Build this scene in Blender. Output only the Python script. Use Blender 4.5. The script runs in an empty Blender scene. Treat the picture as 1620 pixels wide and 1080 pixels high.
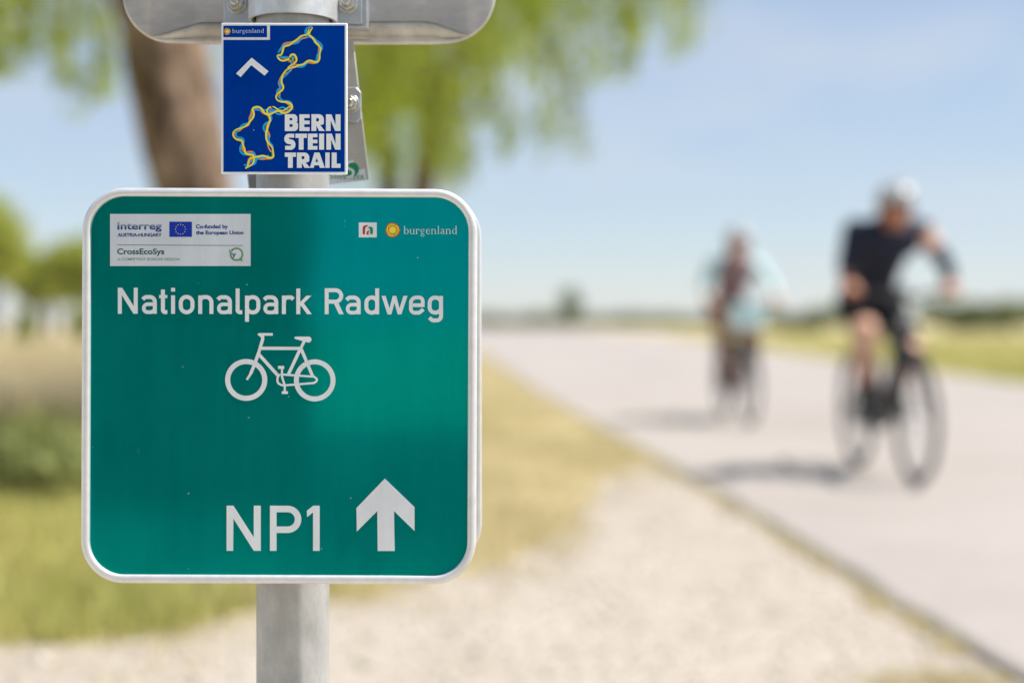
import bpy, bmesh, math, random
import numpy as np
from mathutils import Vector, Matrix, noise
from mathutils.geometry import tessellate_polygon

R = math.radians
random.seed(7)
rng = np.random.default_rng(11)
scene = bpy.context.scene
col = scene.collection

# ------------------------------------------------------------------ camera
F = 2250.0            # focal length in photo pixels (50 mm on 36 mm, 1620 px wide)
HZ = 510.0            # photo row of the horizon
CH = 0.88             # eye height above the road
cam_d = bpy.data.cameras.new('camera')
cam = bpy.data.objects.new('camera', cam_d)
col.objects.link(cam)
cam.location = (0, 0, CH)
cam.rotation_euler = (R(90), 0, 0)
cam_d.lens = 50.0
cam_d.sensor_width = 36.0
cam_d.shift_y = -(540 - HZ) / 1620.0
cam_d.clip_start = 0.05
cam_d.clip_end = 6000
cam_d.dof.use_dof = True
cam_d.dof.focus_distance = 1.162
cam_d.dof.aperture_fstop = 2.05
cam_d.dof.aperture_blades = 0
scene.camera = cam

# ------------------------------------------------------------------ sky, sun, exposure
SUN_EL, SUN_BACK = 57.0, -3.2          # sun to the right, grazing the sign face
world = bpy.data.worlds.new('World')
scene.world = world
world.use_nodes = True
wn, wl = world.node_tree.nodes, world.node_tree.links
bg = wn['Background']
sky = wn.new('ShaderNodeTexSky')
sky.sky_type = 'NISHITA'
sky.sun_disc = False
sky.sun_elevation = R(SUN_EL)
sky.sun_rotation = R(90 - SUN_BACK)
sky.air_density = 1.0
sky.dust_density = 0.05
sky.ozone_density = 2.2
# thin high veil: a little even pale light over the whole dome
veil = wn.new('ShaderNodeMix'); veil.data_type = 'RGBA'; veil.inputs[0].default_value = .6
wl.new(sky.outputs[0], veil.inputs[6]); veil.inputs[7].default_value = (2.80, 3.22, 4.05, 1)
wtc = wn.new('ShaderNodeTexCoord'); wmp = wn.new('ShaderNodeMapping'); wmp.inputs['Scale'].default_value = (1.6, 1.6, 5.0)
wl.new(wtc.outputs['Generated'], wmp.inputs[0])
wno = wn.new('ShaderNodeTexNoise'); wno.inputs['Scale'].default_value = 2.6; wno.inputs['Detail'].default_value = 5; wno.inputs['Roughness'].default_value = .55
wl.new(wmp.outputs[0], wno.inputs['Vector'])
wrm = wn.new('ShaderNodeValToRGB'); wrm.color_ramp.elements[0].position = .44; wrm.color_ramp.elements[0].color = (0, 0, 0, 1)
wrm.color_ramp.elements[1].position = .72; wrm.color_ramp.elements[1].color = (.62, .62, .62, 1)
wl.new(wno.outputs['Fac'], wrm.inputs[0])
cloud = wn.new('ShaderNodeMix'); cloud.data_type = 'RGBA'; cloud.inputs[7].default_value = (4.1, 4.45, 4.9, 1)
wl.new(wrm.outputs[0], cloud.inputs[0]); wl.new(veil.outputs[2], cloud.inputs[6])
wl.new(cloud.outputs[2], bg.inputs[0])
bg.inputs[1].default_value = 0.115
sun_d = bpy.data.lights.new('sun', 'SUN')
sun = bpy.data.objects.new('sun', sun_d)
col.objects.link(sun)
sun_d.energy = 4.7
sun_d.angle = R(0.5)
sun_d.color = (1.0, 0.93, 0.83)
sv = Vector((math.cos(R(SUN_BACK)) * math.cos(R(SUN_EL)), math.sin(R(SUN_BACK)) * math.cos(R(SUN_EL)), math.sin(R(SUN_EL))))
sun.rotation_euler = sv.to_track_quat('Z', 'Y').to_euler()
sun.location = (6, 2, 9)
scene.view_settings.view_transform = 'Standard'
scene.view_settings.look = 'None'
scene.view_settings.gamma = 1.0
scene.view_settings.exposure = 0.55
scene.view_settings.use_curve_mapping = False
scene.render.engine = 'CYCLES'
scene.cycles.use_denoising = True
scene.cycles.max_bounces = 8
scene.cycles.transparent_max_bounces = 8

# ------------------------------------------------------------------ helpers
def wp(px, py, Z):
    """world point seen at photo pixel (px, py) at distance Z"""
    return Vector(((px - 810) * Z / F, Z, CH - (py - HZ) * Z / F))

def tag(o, label=None, cat=None, group=None, kind=None):
    if label: o['label'] = label
    if cat: o['category'] = cat
    if group: o['group'] = group
    if kind: o['kind'] = kind
    return o

def empty(name, loc, rot=(0, 0, 0)):
    o = bpy.data.objects.new(name, None)
    o.empty_display_size = 0.05
    col.objects.link(o)
    o.location = loc
    o.rotation_euler = rot
    return o

def link(name, me, mat=None, parent=None):
    o = bpy.data.objects.new(name, me)
    col.objects.link(o)
    if mat is not None:
        for m in (mat if isinstance(mat, (list, tuple)) else [mat]):
            me.materials.append(m)
    if parent is not None:
        o.parent = parent
    return o

def np_mesh(name, verts, faces, attr=None):
    """verts (n,3), faces (m,k) all the same size"""
    me = bpy.data.meshes.new(name)
    verts = np.asarray(verts, np.float32); faces = np.asarray(faces, np.int32)
    me.vertices.add(len(verts)); me.vertices.foreach_set('co', verts.ravel())
    k = faces.shape[1]
    me.loops.add(faces.size); me.loops.foreach_set('vertex_index', faces.ravel())
    me.polygons.add(len(faces))
    me.polygons.foreach_set('loop_start', np.arange(0, faces.size, k, dtype=np.int32))
    me.polygons.foreach_set('loop_total', np.full(len(faces), k, np.int32))
    if attr is not None:
        a = me.attributes.new('rnd', 'FLOAT', 'POINT')
        a.data.foreach_set('value', np.asarray(attr, np.float32))
    me.update(calc_edges=True)
    return me

class MB:
    """collects shapes into one mesh"""
    def __init__(s): s.v = []; s.f = []
    def add(s, vs, fs):
        b = len(s.v); s.v += [tuple(v) for v in vs]; s.f += [tuple(i + b for i in f) for f in fs]
    def box(s, c, d, rot=None):
        vs = [Vector((x * d[0] / 2, y * d[1] / 2, z * d[2] / 2)) for x in (-1, 1) for y in (-1, 1) for z in (-1, 1)]
        if rot is not None: vs = [rot @ v for v in vs]
        s.add([v + Vector(c) for v in vs], [(0, 1, 3, 2), (4, 6, 7, 5), (0, 4, 5, 1), (2, 3, 7, 6), (0, 2, 6, 4), (1, 5, 7, 3)])
    def tube(s, pts, rad, n=10, caps=True, closed=False):
        pts = [Vector(p) for p in pts]; m = len(pts)
        if not isinstance(rad, (list, tuple)): rad = [rad] * m
        base = len(s.v); up = None
        for i, p in enumerate(pts):
            if closed: d = pts[(i + 1) % m] - pts[i - 1]
            else: d = pts[min(i + 1, m - 1)] - pts[max(i - 1, 0)]
            d.normalize()
            if up is None: up = Vector((0, 0, 1)) if abs(d.z) < .9 else Vector((1, 0, 0))
            a = d.cross(up).normalized(); b = a.cross(d).normalized(); up = b
            for k in range(n):
                t = 2 * math.pi * k / n
                s.v.append(tuple(p + (a * math.cos(t) + b * math.sin(t)) * rad[i]))
        for i in range(m if closed else m - 1):
            j = (i + 1) % m
            for k in range(n):
                l = (k + 1) % n
                s.f.append((base + i * n + k, base + i * n + l, base + j * n + l, base + j * n + k))
        if caps and not closed:
            s.f.append(tuple(base + k for k in range(n))); s.f.append(tuple(base + (m - 1) * n + k for k in reversed(range(n))))
    def sphere(s, c, r, nu=12, nv=8, rot=None):
        r = Vector(r) if isinstance(r, (tuple, list)) else Vector((r, r, r)); vs = []; fs = []
        for j in range(nv + 1):
            th = math.pi * j / nv
            for i in range(nu):
                ph = 2 * math.pi * i / nu
                v = Vector((r.x * math.sin(th) * math.cos(ph), r.y * math.sin(th) * math.sin(ph), r.z * math.cos(th)))
                if rot is not None: v = rot @ v
                vs.append(v + Vector(c))
        for j in range(nv):
            for i in range(nu):
                k = (i + 1) % nu
                fs.append((j * nu + i, (j + 1) * nu + i, (j + 1) * nu + k, j * nu + k))
        s.add(vs, fs)
    def torus(s, c, ax, R0, r0, n=36, k=8):
        ax = Vector(ax).normalized(); u = ax.orthogonal().normalized(); w = ax.cross(u)
        s.tube([Vector(c) + (u * math.cos(2 * math.pi * i / n) + w * math.sin(2 * math.pi * i / n)) * R0 for i in range(n)], r0, k, closed=True)
    def build(s, name, mat, parent=None, smooth=True, bevel=0):
        me = bpy.data.meshes.new(name); me.from_pydata(s.v, [], s.f); me.validate()
        bm = bmesh.new(); bm.from_mesh(me)
        bmesh.ops.remove_doubles(bm, verts=bm.verts, dist=1e-6)
        bmesh.ops.recalc_face_normals(bm, faces=bm.faces)
        bm.to_mesh(me); bm.free()
        if smooth:
            me.polygons.foreach_set('use_smooth', [True] * len(me.polygons))
            me.set_sharp_from_angle(angle=R(38))
        o = link(name, me, mat, parent)
        if bevel:
            m = o.modifiers.new('bevel', 'BEVEL'); m.width = bevel; m.segments = 2; m.limit_method = 'ANGLE'; m.angle_limit = R(40)
        return o

# ------------------------------------------------------------------ materials
def nodes_of(name):
    m = bpy.data.materials.new(name); m.use_nodes = True
    nt = m.node_tree
    return m, nt, nt.nodes, nt.links, nt.nodes['Principled BSDF']

def ramp(n, stops, interp='LINEAR'):
    r = n.new('ShaderNodeValToRGB'); r.color_ramp.interpolation = interp
    e = r.color_ramp.elements
    while len(e) < len(stops): e.new(0.5)
    for i, (p, c) in enumerate(stops):
        e[i].position = p; e[i].color = (*c, 1) if len(c) == 3 else c
    return r

def tex(n, l, kind='Object'):
    t = n.new('ShaderNodeTexCoord'); return t.outputs[kind]

def mnoise(n, l, vec, scale, detail=4, rough=.6, stretch=None):
    t = n.new('ShaderNodeTexNoise'); t.inputs['Scale'].default_value = scale
    t.inputs['Detail'].default_value = detail; t.inputs['Roughness'].default_value = rough
    if stretch:
        mp = n.new('ShaderNodeMapping'); mp.inputs['Scale'].default_value = stretch
        l.new(vec, mp.inputs[0]); vec = mp.outputs[0]
    l.new(vec, t.inputs['Vector'])
    return t.outputs['Fac']

def mixc(n, l, fac, a, b, mode='MIX'):
    m = n.new('ShaderNodeMix'); m.data_type = 'RGBA'; m.blend_type = mode
    for i, v in ((0, fac), (6, a), (7, b)):
        if hasattr(v, 'is_linked'): l.new(v, m.inputs[i])
        elif i == 0: m.inputs[0].default_value = v
        else: m.inputs[i].default_value = (*v, 1)
    return m.outputs[2]

def bump(n, l, h, strength, dist, p):
    b = n.new('ShaderNodeBump'); b.inputs['Strength'].default_value = strength; b.inputs['Distance'].default_value = dist
    l.new(h, b.inputs['Height']); l.new(b.outputs[0], p.inputs['Normal'])

def plain(name, c, rough=.5, metal=0, spec=.5, var=.12, scale=30):
    m, nt, n, l, p = nodes_of(name)
    f = mnoise(n, l, tex(n, l), scale)
    r = ramp(n, [(.3, tuple(x * (1 - var) for x in c)), (.7, tuple(min(1, x * (1 + var)) for x in c))])
    l.new(f, r.inputs[0]); l.new(r.outputs[0], p.inputs['Base Color'])
    p.inputs['Roughness'].default_value = rough; p.inputs['Metallic'].default_value = metal
    p.inputs['Specular IOR Level'].default_value = spec
    return m

def sheeting(name, c, rough=.22, spec=.5, speck=True, tint=None, ior=1.5):
    """retro-reflective sign sheeting: faint weave, mottling, scratches, flecks of dust"""
    m, nt, n, l, p = nodes_of(name)
    o = tex(n, l)
    f = mnoise(n, l, o, 14, 3)
    r = ramp(n, [(.3, tuple(x * .93 for x in c)), (.7, tuple(min(1, x * 1.06 + .001) for x in c))])
    l.new(f, r.inputs[0]); colr = r.outputs[0]
    g = mnoise(n, l, o, 900, 2)
    rg = ramp(n, [(.3, (.90, .90, .90)), (.7, (1, 1, 1))]); l.new(g, rg.inputs[0])
    colr = mixc(n, l, 1.0, colr, rg.outputs[0], 'MULTIPLY')
    # rain streaks and a dusty film
    sk = mnoise(n, l, o, 10, 5, .7, (5, 1, .5))
    rk = ramp(n, [(.42, (.94, .94, .94)), (.75, (1.04, 1.04, 1.04))]); l.new(sk, rk.inputs[0])
    colr = mixc(n, l, 1.0, colr, rk.outputs[0], 'MULTIPLY')
    if speck:
        v = n.new('ShaderNodeTexVoronoi'); v.inputs['Scale'].default_value = 62; l.new(o, v.inputs['Vector'])
        rs = ramp(n, [(0.0, (1, 1, 1)), (.035, (1, 1, 1)), (.05, (0, 0, 0))]); l.new(v.outputs['Distance'], rs.inputs[0])
        sel = mnoise(n, l, o, 23, 2)
        rsel = ramp(n, [(.50, (0, 0, 0)), (.56, (.6, .6, .6))]); l.new(sel, rsel.inputs[0])
        mu = n.new('ShaderNodeMath'); mu.operation = 'MULTIPLY'
        l.new(rs.outputs[0], mu.inputs[0]); l.new(rsel.outputs[0], mu.inputs[1])
        colr = mixc(n, l, mu.outputs[0], colr, (.55, .62, .62))
        # long hair scratches
        s1 = mnoise(n, l, o, 60, 1, .4, (3, 1, .8))
        rs1 = ramp(n, [(.80, (0, 0, 0)), (.86, (.08, .08, .08))]); l.new(s1, rs1.inputs[0])
        colr = mixc(n, l, rs1.outputs[0], colr, (.35, .5, .5))
    l.new(colr, p.inputs['Base Color'])
    p.inputs['Roughness'].default_value = rough; p.inputs['Specular IOR Level'].default_value = spec
    p.inputs['IOR'].default_value = ior
    if tint: p.inputs['Specular Tint'].default_value = (*tint, 1)
    h = mnoise(n, l, o, 420, 3)
    bump(n, l, h, .02, .0003, p)
    return m

def metal(name, c, rough=.42, blot=.25, stretch=None, dirt=0.0, mt=1.0, scale=45):
    m, nt, n, l, p = nodes_of(name)
    o = tex(n, l)
    f = mnoise(n, l, o, scale, 6, .65, stretch)
    r = ramp(n, [(.28, tuple(x * (1 - blot) for x in c)), (.72, tuple(min(1, x * (1 + blot * .6)) for x in c))])
    l.new(f, r.inputs[0]); colr = r.outputs[0]
    if dirt:
        d = mnoise(n, l, o, 9, 6, .7)
        rd = ramp(n, [(.5, (0, 0, 0)), (.78, (dirt, dirt, dirt))]); l.new(d, rd.inputs[0])
        colr = mixc(n, l, rd.outputs[0], colr, (.22, .17, .11))
    l.new(colr, p.inputs['Base Color'])
    rr = n.new('ShaderNodeMapRange'); rr.inputs[3].default_value = rough - .1; rr.inputs[4].default_value = rough + .14
    f2 = mnoise(n, l, o, 160, 4)
    l.new(f2, rr.inputs[0]); l.new(rr.outputs[0], p.inputs['Roughness'])
    p.inputs['Metallic'].default_value = mt
    bump(n, l, f2, .12, .0008, p)
    return m

def leafmat(name, a, b, trans=.45):
    m, nt, n, l, p = nodes_of(name)
    at = n.new('ShaderNodeAttribute'); at.attribute_name = 'rnd'
    r = ramp(n, [(0, a), (1, b)]); l.new(at.outputs['Fac'], r.inputs[0])
    l.new(r.outputs[0], p.inputs['Base Color'])
    p.inputs['Roughness'].default_value = .55; p.inputs['Specular IOR Level'].default_value = .3
    t = n.new('ShaderNodeBsdfTranslucent'); l.new(r.outputs[0], t.inputs[0])
    mx = n.new('ShaderNodeMixShader'); mx.inputs[0].default_value = trans
    l.new(p.outputs[0], mx.inputs[1]); l.new(t.outputs[0], mx.inputs[2])
    l.new(mx.outputs[0], n['Material Output'].inputs[0])
    return m

def groundmat(name, stops, s1, s2, bstr=.5, bd=.02):
    m, nt, n, l, p = nodes_of(name)
    o = tex(n, l)
    a = mnoise(n, l, o, s1, 5, .62); b = mnoise(n, l, o, s2, 6, .7)
    mx = n.new('ShaderNodeMath'); mx.operation = 'MULTIPLY_ADD'; mx.inputs[1].default_value = .55
    sc = n.new('ShaderNodeMath'); sc.operation = 'MULTIPLY'; sc.inputs[1].default_value = .45
    l.new(a, mx.inputs[0]); l.new(b, sc.inputs[0]); l.new(sc.outputs[0], mx.inputs[2])
    r = ramp(n, stops); l.new(mx.outputs[0], r.inputs[0])
    l.new(r.outputs[0], p.inputs['Base Color'])
    p.inputs['Roughness'].default_value = .95; p.inputs['Specular IOR Level'].default_value = .15
    bump(n, l, b, bstr, bd, p)
    return m

M = {}
M['green'] = sheeting('sign green sheeting', (0.0, .204, .190), .07, .5, True, (0, .88, 1), 2.2)
M['white'] = sheeting('sign white sheeting', (.86, .91, .99), speck=False)
M['arrow'] = sheeting('arrow sticker white', (.86, .89, .97), speck=False)
M['blue'] = sheeting('sign blue sheeting', (.0, .040, .34), .2, .5, True, (0, .25, 1), 1.6)
M['label_white'] = sheeting('label white', (.74, .80, .89), speck=False)
M['eu_blue'] = plain('flag blue', (.004, .03, .42), .3)
M['star'] = plain('star yellow', (.75, .65, .1), .4)
M['ink_blue'] = plain('ink blue', (.0, .03, .26), .4)
M['ink_teal'] = plain('ink teal', (.0, .085, .12), .4)
M['ink_sage'] = plain('ink sage', (.25, .36, .28), .4)
M['ink_leaf'] = plain('ink leaf green', (.13, .30, .14), .4)
M['red'] = plain('print red', (.50, .025, .03), .35)
M['pgreen'] = plain('print green', (.0, .25, .12), .35)
M['orange'] = plain('print orange', (.80, .32, .02), .35)
M['yellow'] = plain('print yellow', (.88, .76, .05), .35)
M['cyan'] = plain('print sky blue', (.0, .36, .80), .35)
M['serif'] = plain('print pale', (.58, .70, .72), .35)
M['rim'] = metal('anodised rim', (.80, .81, .84), .46, .10, (1, 1, 1), .08, .6, 70)
M['rim_worn'] = metal('worn rim', (.66, .62, .56), .5, .3, None, .75, .6, 40)
M['alu'] = metal('aluminium plate', (.50, .53, .58), .46, .16, (1, 1, 3), .12, .8)
M['alu_dull'] = metal('dull aluminium plate', (.52, .51, .49), .55, .16, None, .3, .6)
M['galv'] = metal('galvanised steel', (.46, .465, .465), .45, .24, (1, 1, .5), .16, .3, 60)
M['steel'] = metal('stainless bolt', (.62, .60, .56), .30, .2, None, .3, 1.0, 120)
M['band'] = metal('clamp steel', (.64, .66, .69), .44, .2, (1, 1, .7), .12, .6, 80)
M['rust_shade'] = plain('rust and gap shade', (.10, .06, .035), .9, 0, .2, .5, 160)  # dark brown for rust and the shade inside the clamp gap
M['plate_edge'] = plain('plate edge', (.45, .38, .32), .6, 0, .4, .25, 90)

# interreg lettering: grey top running into blue, printed that way
m_, nt_, n_, l_, p_ = nodes_of('ink grey to blue')
sx = n_.new('ShaderNodeSeparateXYZ'); l_.new(tex(n_, l_, 'Generated'), sx.inputs[0])
r_ = ramp(n_, [(.45, (.006, .045, .25)), (.72, (.22, .30, .42)), (1, (.34, .40, .48))])
l_.new(sx.outputs['Z'], r_.inputs[0]); l_.new(r_.outputs[0], p_.inputs['Base Color']); p_.inputs['Roughness'].default_value = .4
M['ink_fade'] = m_

M['road'] = groundmat('pale asphalt', [(.3, (.30, .272, .256)), (.5, (.368, .336, .316)), (.68, (.425, .390, .368))], .55, 14, .3, .004)
M['gravel_bed'] = groundmat('pale gravel bed', [(.30, (.345, .295, .235)), (.44, (.43, .38, .325)), (.7, (.485, .44, .395))], 2.2, 26, .6, .015)
M['stone'] = leafmat('gravel stones', (.34, .30, .25), (.60, .55, .49), 0.0)
M['ground'] = groundmat('meadow ground', [(.36, (.27, .27, .08)), (.45, (.42, .36, .17)), (.55, (.56, .47, .29)), (.66, (.62, .54, .40))], 1.1, 7, .5, .03)
M['blade_dry'] = leafmat('dry verge grass', (.46, .41, .19), (.82, .72, .50), .3)
M['blade_green'] = leafmat('green verge grass', (.27, .32, .065), (.72, .64, .27), .35)
M['blade_pale'] = leafmat('pale meadow grass', (.46, .40, .22), (.66, .57, .40), .3)
M['leaf'] = leafmat('spring leaves', (.14, .22, .008), (.60, .70, .07), .56)
M['leaf_far'] = leafmat('far leaves', (.24, .31, .05), (.60, .63, .15), .5)
M['leaf_hedge'] = leafmat('hedge leaves', (.12, .16, .07), (.24, .28, .12), .3)
M['leaf_horizon'] = leafmat('horizon bush leaves', (.13, .18, .05), (.32, .35, .13), .35)
M['leaf_weed'] = leafmat('weed leaves', (.16, .21, .06), (.48, .50, .20), .45)

def barkmat(name, a, b):
    m, nt, n, l, p = nodes_of(name)
    o = tex(n, l)
    f = mnoise(n, l, o, 11, 6, .7, (1, 1, .25)); g = mnoise(n, l, o, 5.5, 3, .6, (1, 1, .55))
    r = ramp(n, [(.34, a), (.62, b)]); l.new(f, r.inputs[0])
    rg = ramp(n, [(.40, (.26, .21, .17)), (.60, (1, 1, 1))]); l.new(g, rg.inputs[0])
    c = mixc(n, l, 1.0, r.outputs[0], rg.outputs[0], 'MULTIPLY')
    l.new(c, p.inputs['Base Color']); p.inputs['Roughness'].default_value = .95
    ad = n.new('ShaderNodeMath'); ad.operation = 'ADD'; l.new(f, ad.inputs[0]); l.new(g, ad.inputs[1])
    bump(n, l, ad.outputs[0], 1.0, .09, p)
    return m
M['bark'] = barkmat('bark', (.05, .032, .021), (.60, .43, .31))
M['bark_dark'] = barkmat('dark bark', (.06, .05, .04), (.18, .14, .10))

# ------------------------------------------------------------------ setting: ground, road, gravel
GZ = -0.036
gm = MB(); gm.add([(-1600, -200, GZ), (1600, -200, GZ), (1600, 2400, GZ), (-1600, 2400, GZ)], [(0, 1, 2, 3)])
tag(gm.build('ground', M['ground'], smooth=False), kind='structure')

def catmull(pts, k=12, closed=False):
    P = [Vector(p) for p in pts]; out = []; m = len(P)
    for i in range(m if closed else m - 1):
        a, b, c, d = (P[(i - 1) % m] if closed or i else P[0]), P[i], P[(i + 1) % m], (P[(i + 2) % m] if closed or i + 2 < m else P[-1])
        for j in range(k):
            t = j / k
            out.append(0.5 * ((2 * b) + (c - a) * t + (2 * a - 5 * b + 4 * c - d) * t * t + (3 * b - a - 3 * c + d) * t ** 3))
    if not closed: out.append(P[-1])
    return out

left = catmull([(1.72, -5), (1.49, 0), (1.29, 3.6), (1.07, 7.76), (.36, 18), (-.44, 33), (-3, 75), (-10, 120), (-45, 180), (-130, 215)], 24)
right = catmull([(6.4, -5), (6.7, 2), (6.95, 9), (7.15, 15), (7.3, 20.2), (7.9, 42), (9.4, 80), (10.5, 141), (-8, 290), (-130, 330)], 24)
rm = MB(); vs = []; fs = []
nl = len(left); NC = 8
for i in range(nl):
    a, b = left[i], right[i]
    w = .035 * noise.noise(Vector((a.y * 2.3, 0, 0))) + .02 * noise.noise(Vector((a.y * 11, 4, 0)))
    a = Vector((a.x + w, a.y))
    row = [(a.x + .004, a.y, GZ), (a.x, a.y, -.012), (a.x + .02, a.y, 0)]
    row += [(*a.lerp(b, t / NC), 0) for t in range(1, NC)] + [(b.x, b.y, 0), (b.x + .01, b.y, GZ)]
    vs += row
k = NC + 4
k = len(vs) // nl
for i in range(nl - 1):
    for j in range(k - 1):
        fs.append((i * k + j, i * k + j + 1, (i + 1) * k + j + 1, (i + 1) * k + j))
rm.add(vs, fs)
road = rm.build('road', M['road'], smooth=False); tag(road, kind='structure')

def left_x(y):
    for i in range(nl - 1):
        if left[i].y <= y <= left[i + 1].y:
            t = (y - left[i].y) / (left[i + 1].y - left[i].y + 1e-9)
            return left[i].x + t * (left[i + 1].x - left[i].x)
    return left[-1].x

# gravel apron around the sign: near boundary follows the verge
edge = catmull([(-9, 2.8), (-4, 3.45), (-1.44, 3.95), (-.81, 4.45), (-.12, 5.25), (.22, 6.1), (.40, 7.3), (.62, 8.6), (.9, 8.9), (1.02, 8.3)], 14)
gv = []; gf = []
for i, e in enumerate(edge):
    w = .22 * noise.noise(Vector((e.x * 2.2, e.y * 2.2, 1))) + .10 * noise.noise(Vector((e.x * 5, e.y * 5, 6))) + .05 * noise.noise(Vector((e.x * 13, e.y * 13, 2)))
    gv += [(e.x, e.y + w, GZ + .004)]
for y in np.linspace(8.3, -1.2, 40)[1:]:
    gv.append((left_x(y) - .004, y, GZ + .004))
gv.append((-9, -1.6, GZ + .004))
grm = MB(); grm.add(gv, [tuple(range(len(gv)))])
tag(grm.build('gravel_path', M['gravel_bed'], smooth=False), kind='structure')
edge_poly = [(v[0], v[1]) for v in gv]
def in_gravel(x, y):
    c = False; j = len(edge_poly) - 1
    for i in range(len(edge_poly)):
        xi, yi = edge_poly[i]; xj, yj = edge_poly[j]
        if (yi > y) != (yj > y) and x < (xj - xi) * (y - yi) / (yj - yi) + xi: c = not c
        j = i
    return c

# loose stones on the apron
oct_v = np.array([(1, 0, 0), (-1, 0, 0), (0, 1, 0), (0, -1, 0), (0, 0, 1), (0, 0, -1)], float)
oct_f = np.array([(0, 2, 4), (2, 1, 4), (1, 3, 4), (3, 0, 4), (2, 0, 5), (1, 2, 5), (3, 1, 5), (0, 3, 5)])
pts = []
while len(pts) < 11000:
    y = 1.2 + 8 * random.random() ** 1.3; x = random.uniform(-.42 * y - .4, 1.6)
    if x < left_x(y) - .02 and in_gravel(x, y): pts.append((x, y))
pts = np.array(pts); nst = len(pts)
sz = rng.uniform(.004, .012, nst) * (1 + (rng.random(nst) > .97) * rng.uniform(.6, 1.8, nst))
V = oct_v[None] * sz[:, None, None] * rng.uniform(.6, 1.2, (nst, 6, 1)); V[:, :, 2] *= .7
V[:, :, 0] += pts[:, None, 0]; V[:, :, 1] += pts[:, None, 1]; V[:, :, 2] += GZ + .006
Fs = oct_f[None] + (np.arange(nst) * 6)[:, None, None]
tag(link('gravel', np_mesh('gravel', V.reshape(-1, 3), Fs.reshape(-1, 3), np.repeat(rng.random(nst), 6)), M['stone']),
    'loose pale stones scattered over the gravel path', 'gravel', kind='stuff')

# ------------------------------------------------------------------ grass
def blades(name, pts, hmin, hmax, wid, mat, label, lean=.5, bias=None):
    pts = np.asarray(pts); n = len(pts)
    h = rng.uniform(hmin, hmax, n); a = rng.uniform(0, 2 * np.pi, n); w = wid * rng.uniform(.6, 1.3, n)
    d = rng.uniform(0, 2 * np.pi, n); le = rng.uniform(.1, lean, n) * h
    V = np.zeros((n, 5, 3))
    V[:, 0, 0] = pts[:, 0] - np.cos(a) * w; V[:, 0, 1] = pts[:, 1] - np.sin(a) * w
    V[:, 1, 0] = pts[:, 0] + np.cos(a) * w; V[:, 1, 1] = pts[:, 1] + np.sin(a) * w
    mx = pts[:, 0] + np.cos(d) * le * .35; my = pts[:, 1] + np.sin(d) * le * .35
    V[:, 2, 0] = mx + np.cos(a) * w * .8; V[:, 2, 1] = my + np.sin(a) * w * .8; V[:, 2, 2] = h * .6
    V[:, 3, 0] = mx - np.cos(a) * w * .8; V[:, 3, 1] = my - np.sin(a) * w * .8; V[:, 3, 2] = h * .6
    V[:, 4, 0] = pts[:, 0] + np.cos(d) * le; V[:, 4, 1] = pts[:, 1] + np.sin(d) * le; V[:, 4, 2] = h
    V[:, :, 2] += GZ - .003
    b = (np.arange(n) * 5)[:, None]
    tri = np.concatenate([b + np.array([[0, 1, 2]]), b + np.array([[0, 2, 3]]), b + np.array([[3, 2, 4]])])
    r = rng.random(n)
    if bias is not None: r = np.clip(r * .5 + bias * .5, 0, 1)
    o = link(name, np_mesh(name, V.reshape(-1, 3), tri, np.repeat(r, 5)), mat)
    return tag(o, label, 'grass', kind='stuff')

def patch(x, y, s, seed): return noise.noise(Vector((x * s, y * s, seed)))

def scatter(n, fn, y0, y1, xl, xr, p=1.5):
    out = []; tries = 0
    while len(out) < n and tries < n * 30:
        tries += 1
        y = y0 + (y1 - y0) * random.random() ** p
        x = random.uniform(xl(y), xr(y))
        if fn(x, y): out.append((x, y))
    return out

view_l = lambda y: -.70 * y - 1.2
verge = lambda x, y: (not in_gravel(x, y)) and x < left_x(y) - .01
dry = scatter(52000, lambda x, y: verge(x, y) and x > -.6 - .05 * y + random.gauss(0, .3) and patch(x, y, 1.1, 3) > -.35 + .4 * random.random() - .2, 4.5, 40, lambda y: -.5 - .12 * y, left_x)
bz = np.array([patch(x, y, 1.3, 8) * .9 + .55 for x, y in dry])
blades('dry_grass', dry, .02, .09, .004, M['blade_dry'], 'short sun-bleached yellow grass on the verge beside the road', .8, bz)
gr = scatter(74000, lambda x, y: verge(x, y) and x < -.35 - .04 * y + random.gauss(0, .35), 3.4, 15, view_l, lambda y: -.3, 1.3)
bz = np.array([patch(x, y, 1.0, 5) * .9 + .5 for x, y in gr])
blades('green_grass', gr, .03, .14, .0045, M['blade_green'], 'green and yellowish grass on the left verge behind the sign', .8, bz)
pale = scatter(46000, lambda x, y: x < -.2 - .1 * y + random.gauss(0, .5), 12.2 , 60, view_l, lambda y: -.03 * y - .5, 1.5)
bz = np.array([patch(x * .25, y, .12, 5) * .9 + .6 for x, y in pale])
blades('tall_dry_grass', pale, .15, .5, .010, M['blade_pale'], 'tall pale dry meadow grass far left beyond the green weeds', .5, bz)
rx = lambda y: np.interp(y, [r.y for r in right[:190]], [r.x for r in right[:190]])
mead = scatter(42000, lambda x, y: True, 14, 110, lambda y: rx(y) + .05, lambda y: .42 * y + 4, 1.7)
bz = np.array([patch(x, y, .3, 15) * .8 + .35 + .25 * min(1, max(0, (x - rx(y) - 2) / 8)) for x, y in mead])
blades('roadside_grass', mead, .06, .30, .010, M['blade_green'], 'green meadow grass growing along the far right side of the road', .6, bz)
tuft = scatter(5200, lambda x, y: abs(patch(x, y, 3.1, 9)) > .12 and left_x(y) - x < .05 + .10 * max(0, patch(y, 0, 2.1, 4) + .3), 2.2, 12, lambda y: left_x(y) - .2, lambda y: left_x(y) - .005, 1.2)
tuft3 = [(e.x + random.gauss(0, .05) , e.y - abs(random.gauss(0, .42))) for e in edge[28:] for _ in range(46)]
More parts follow.
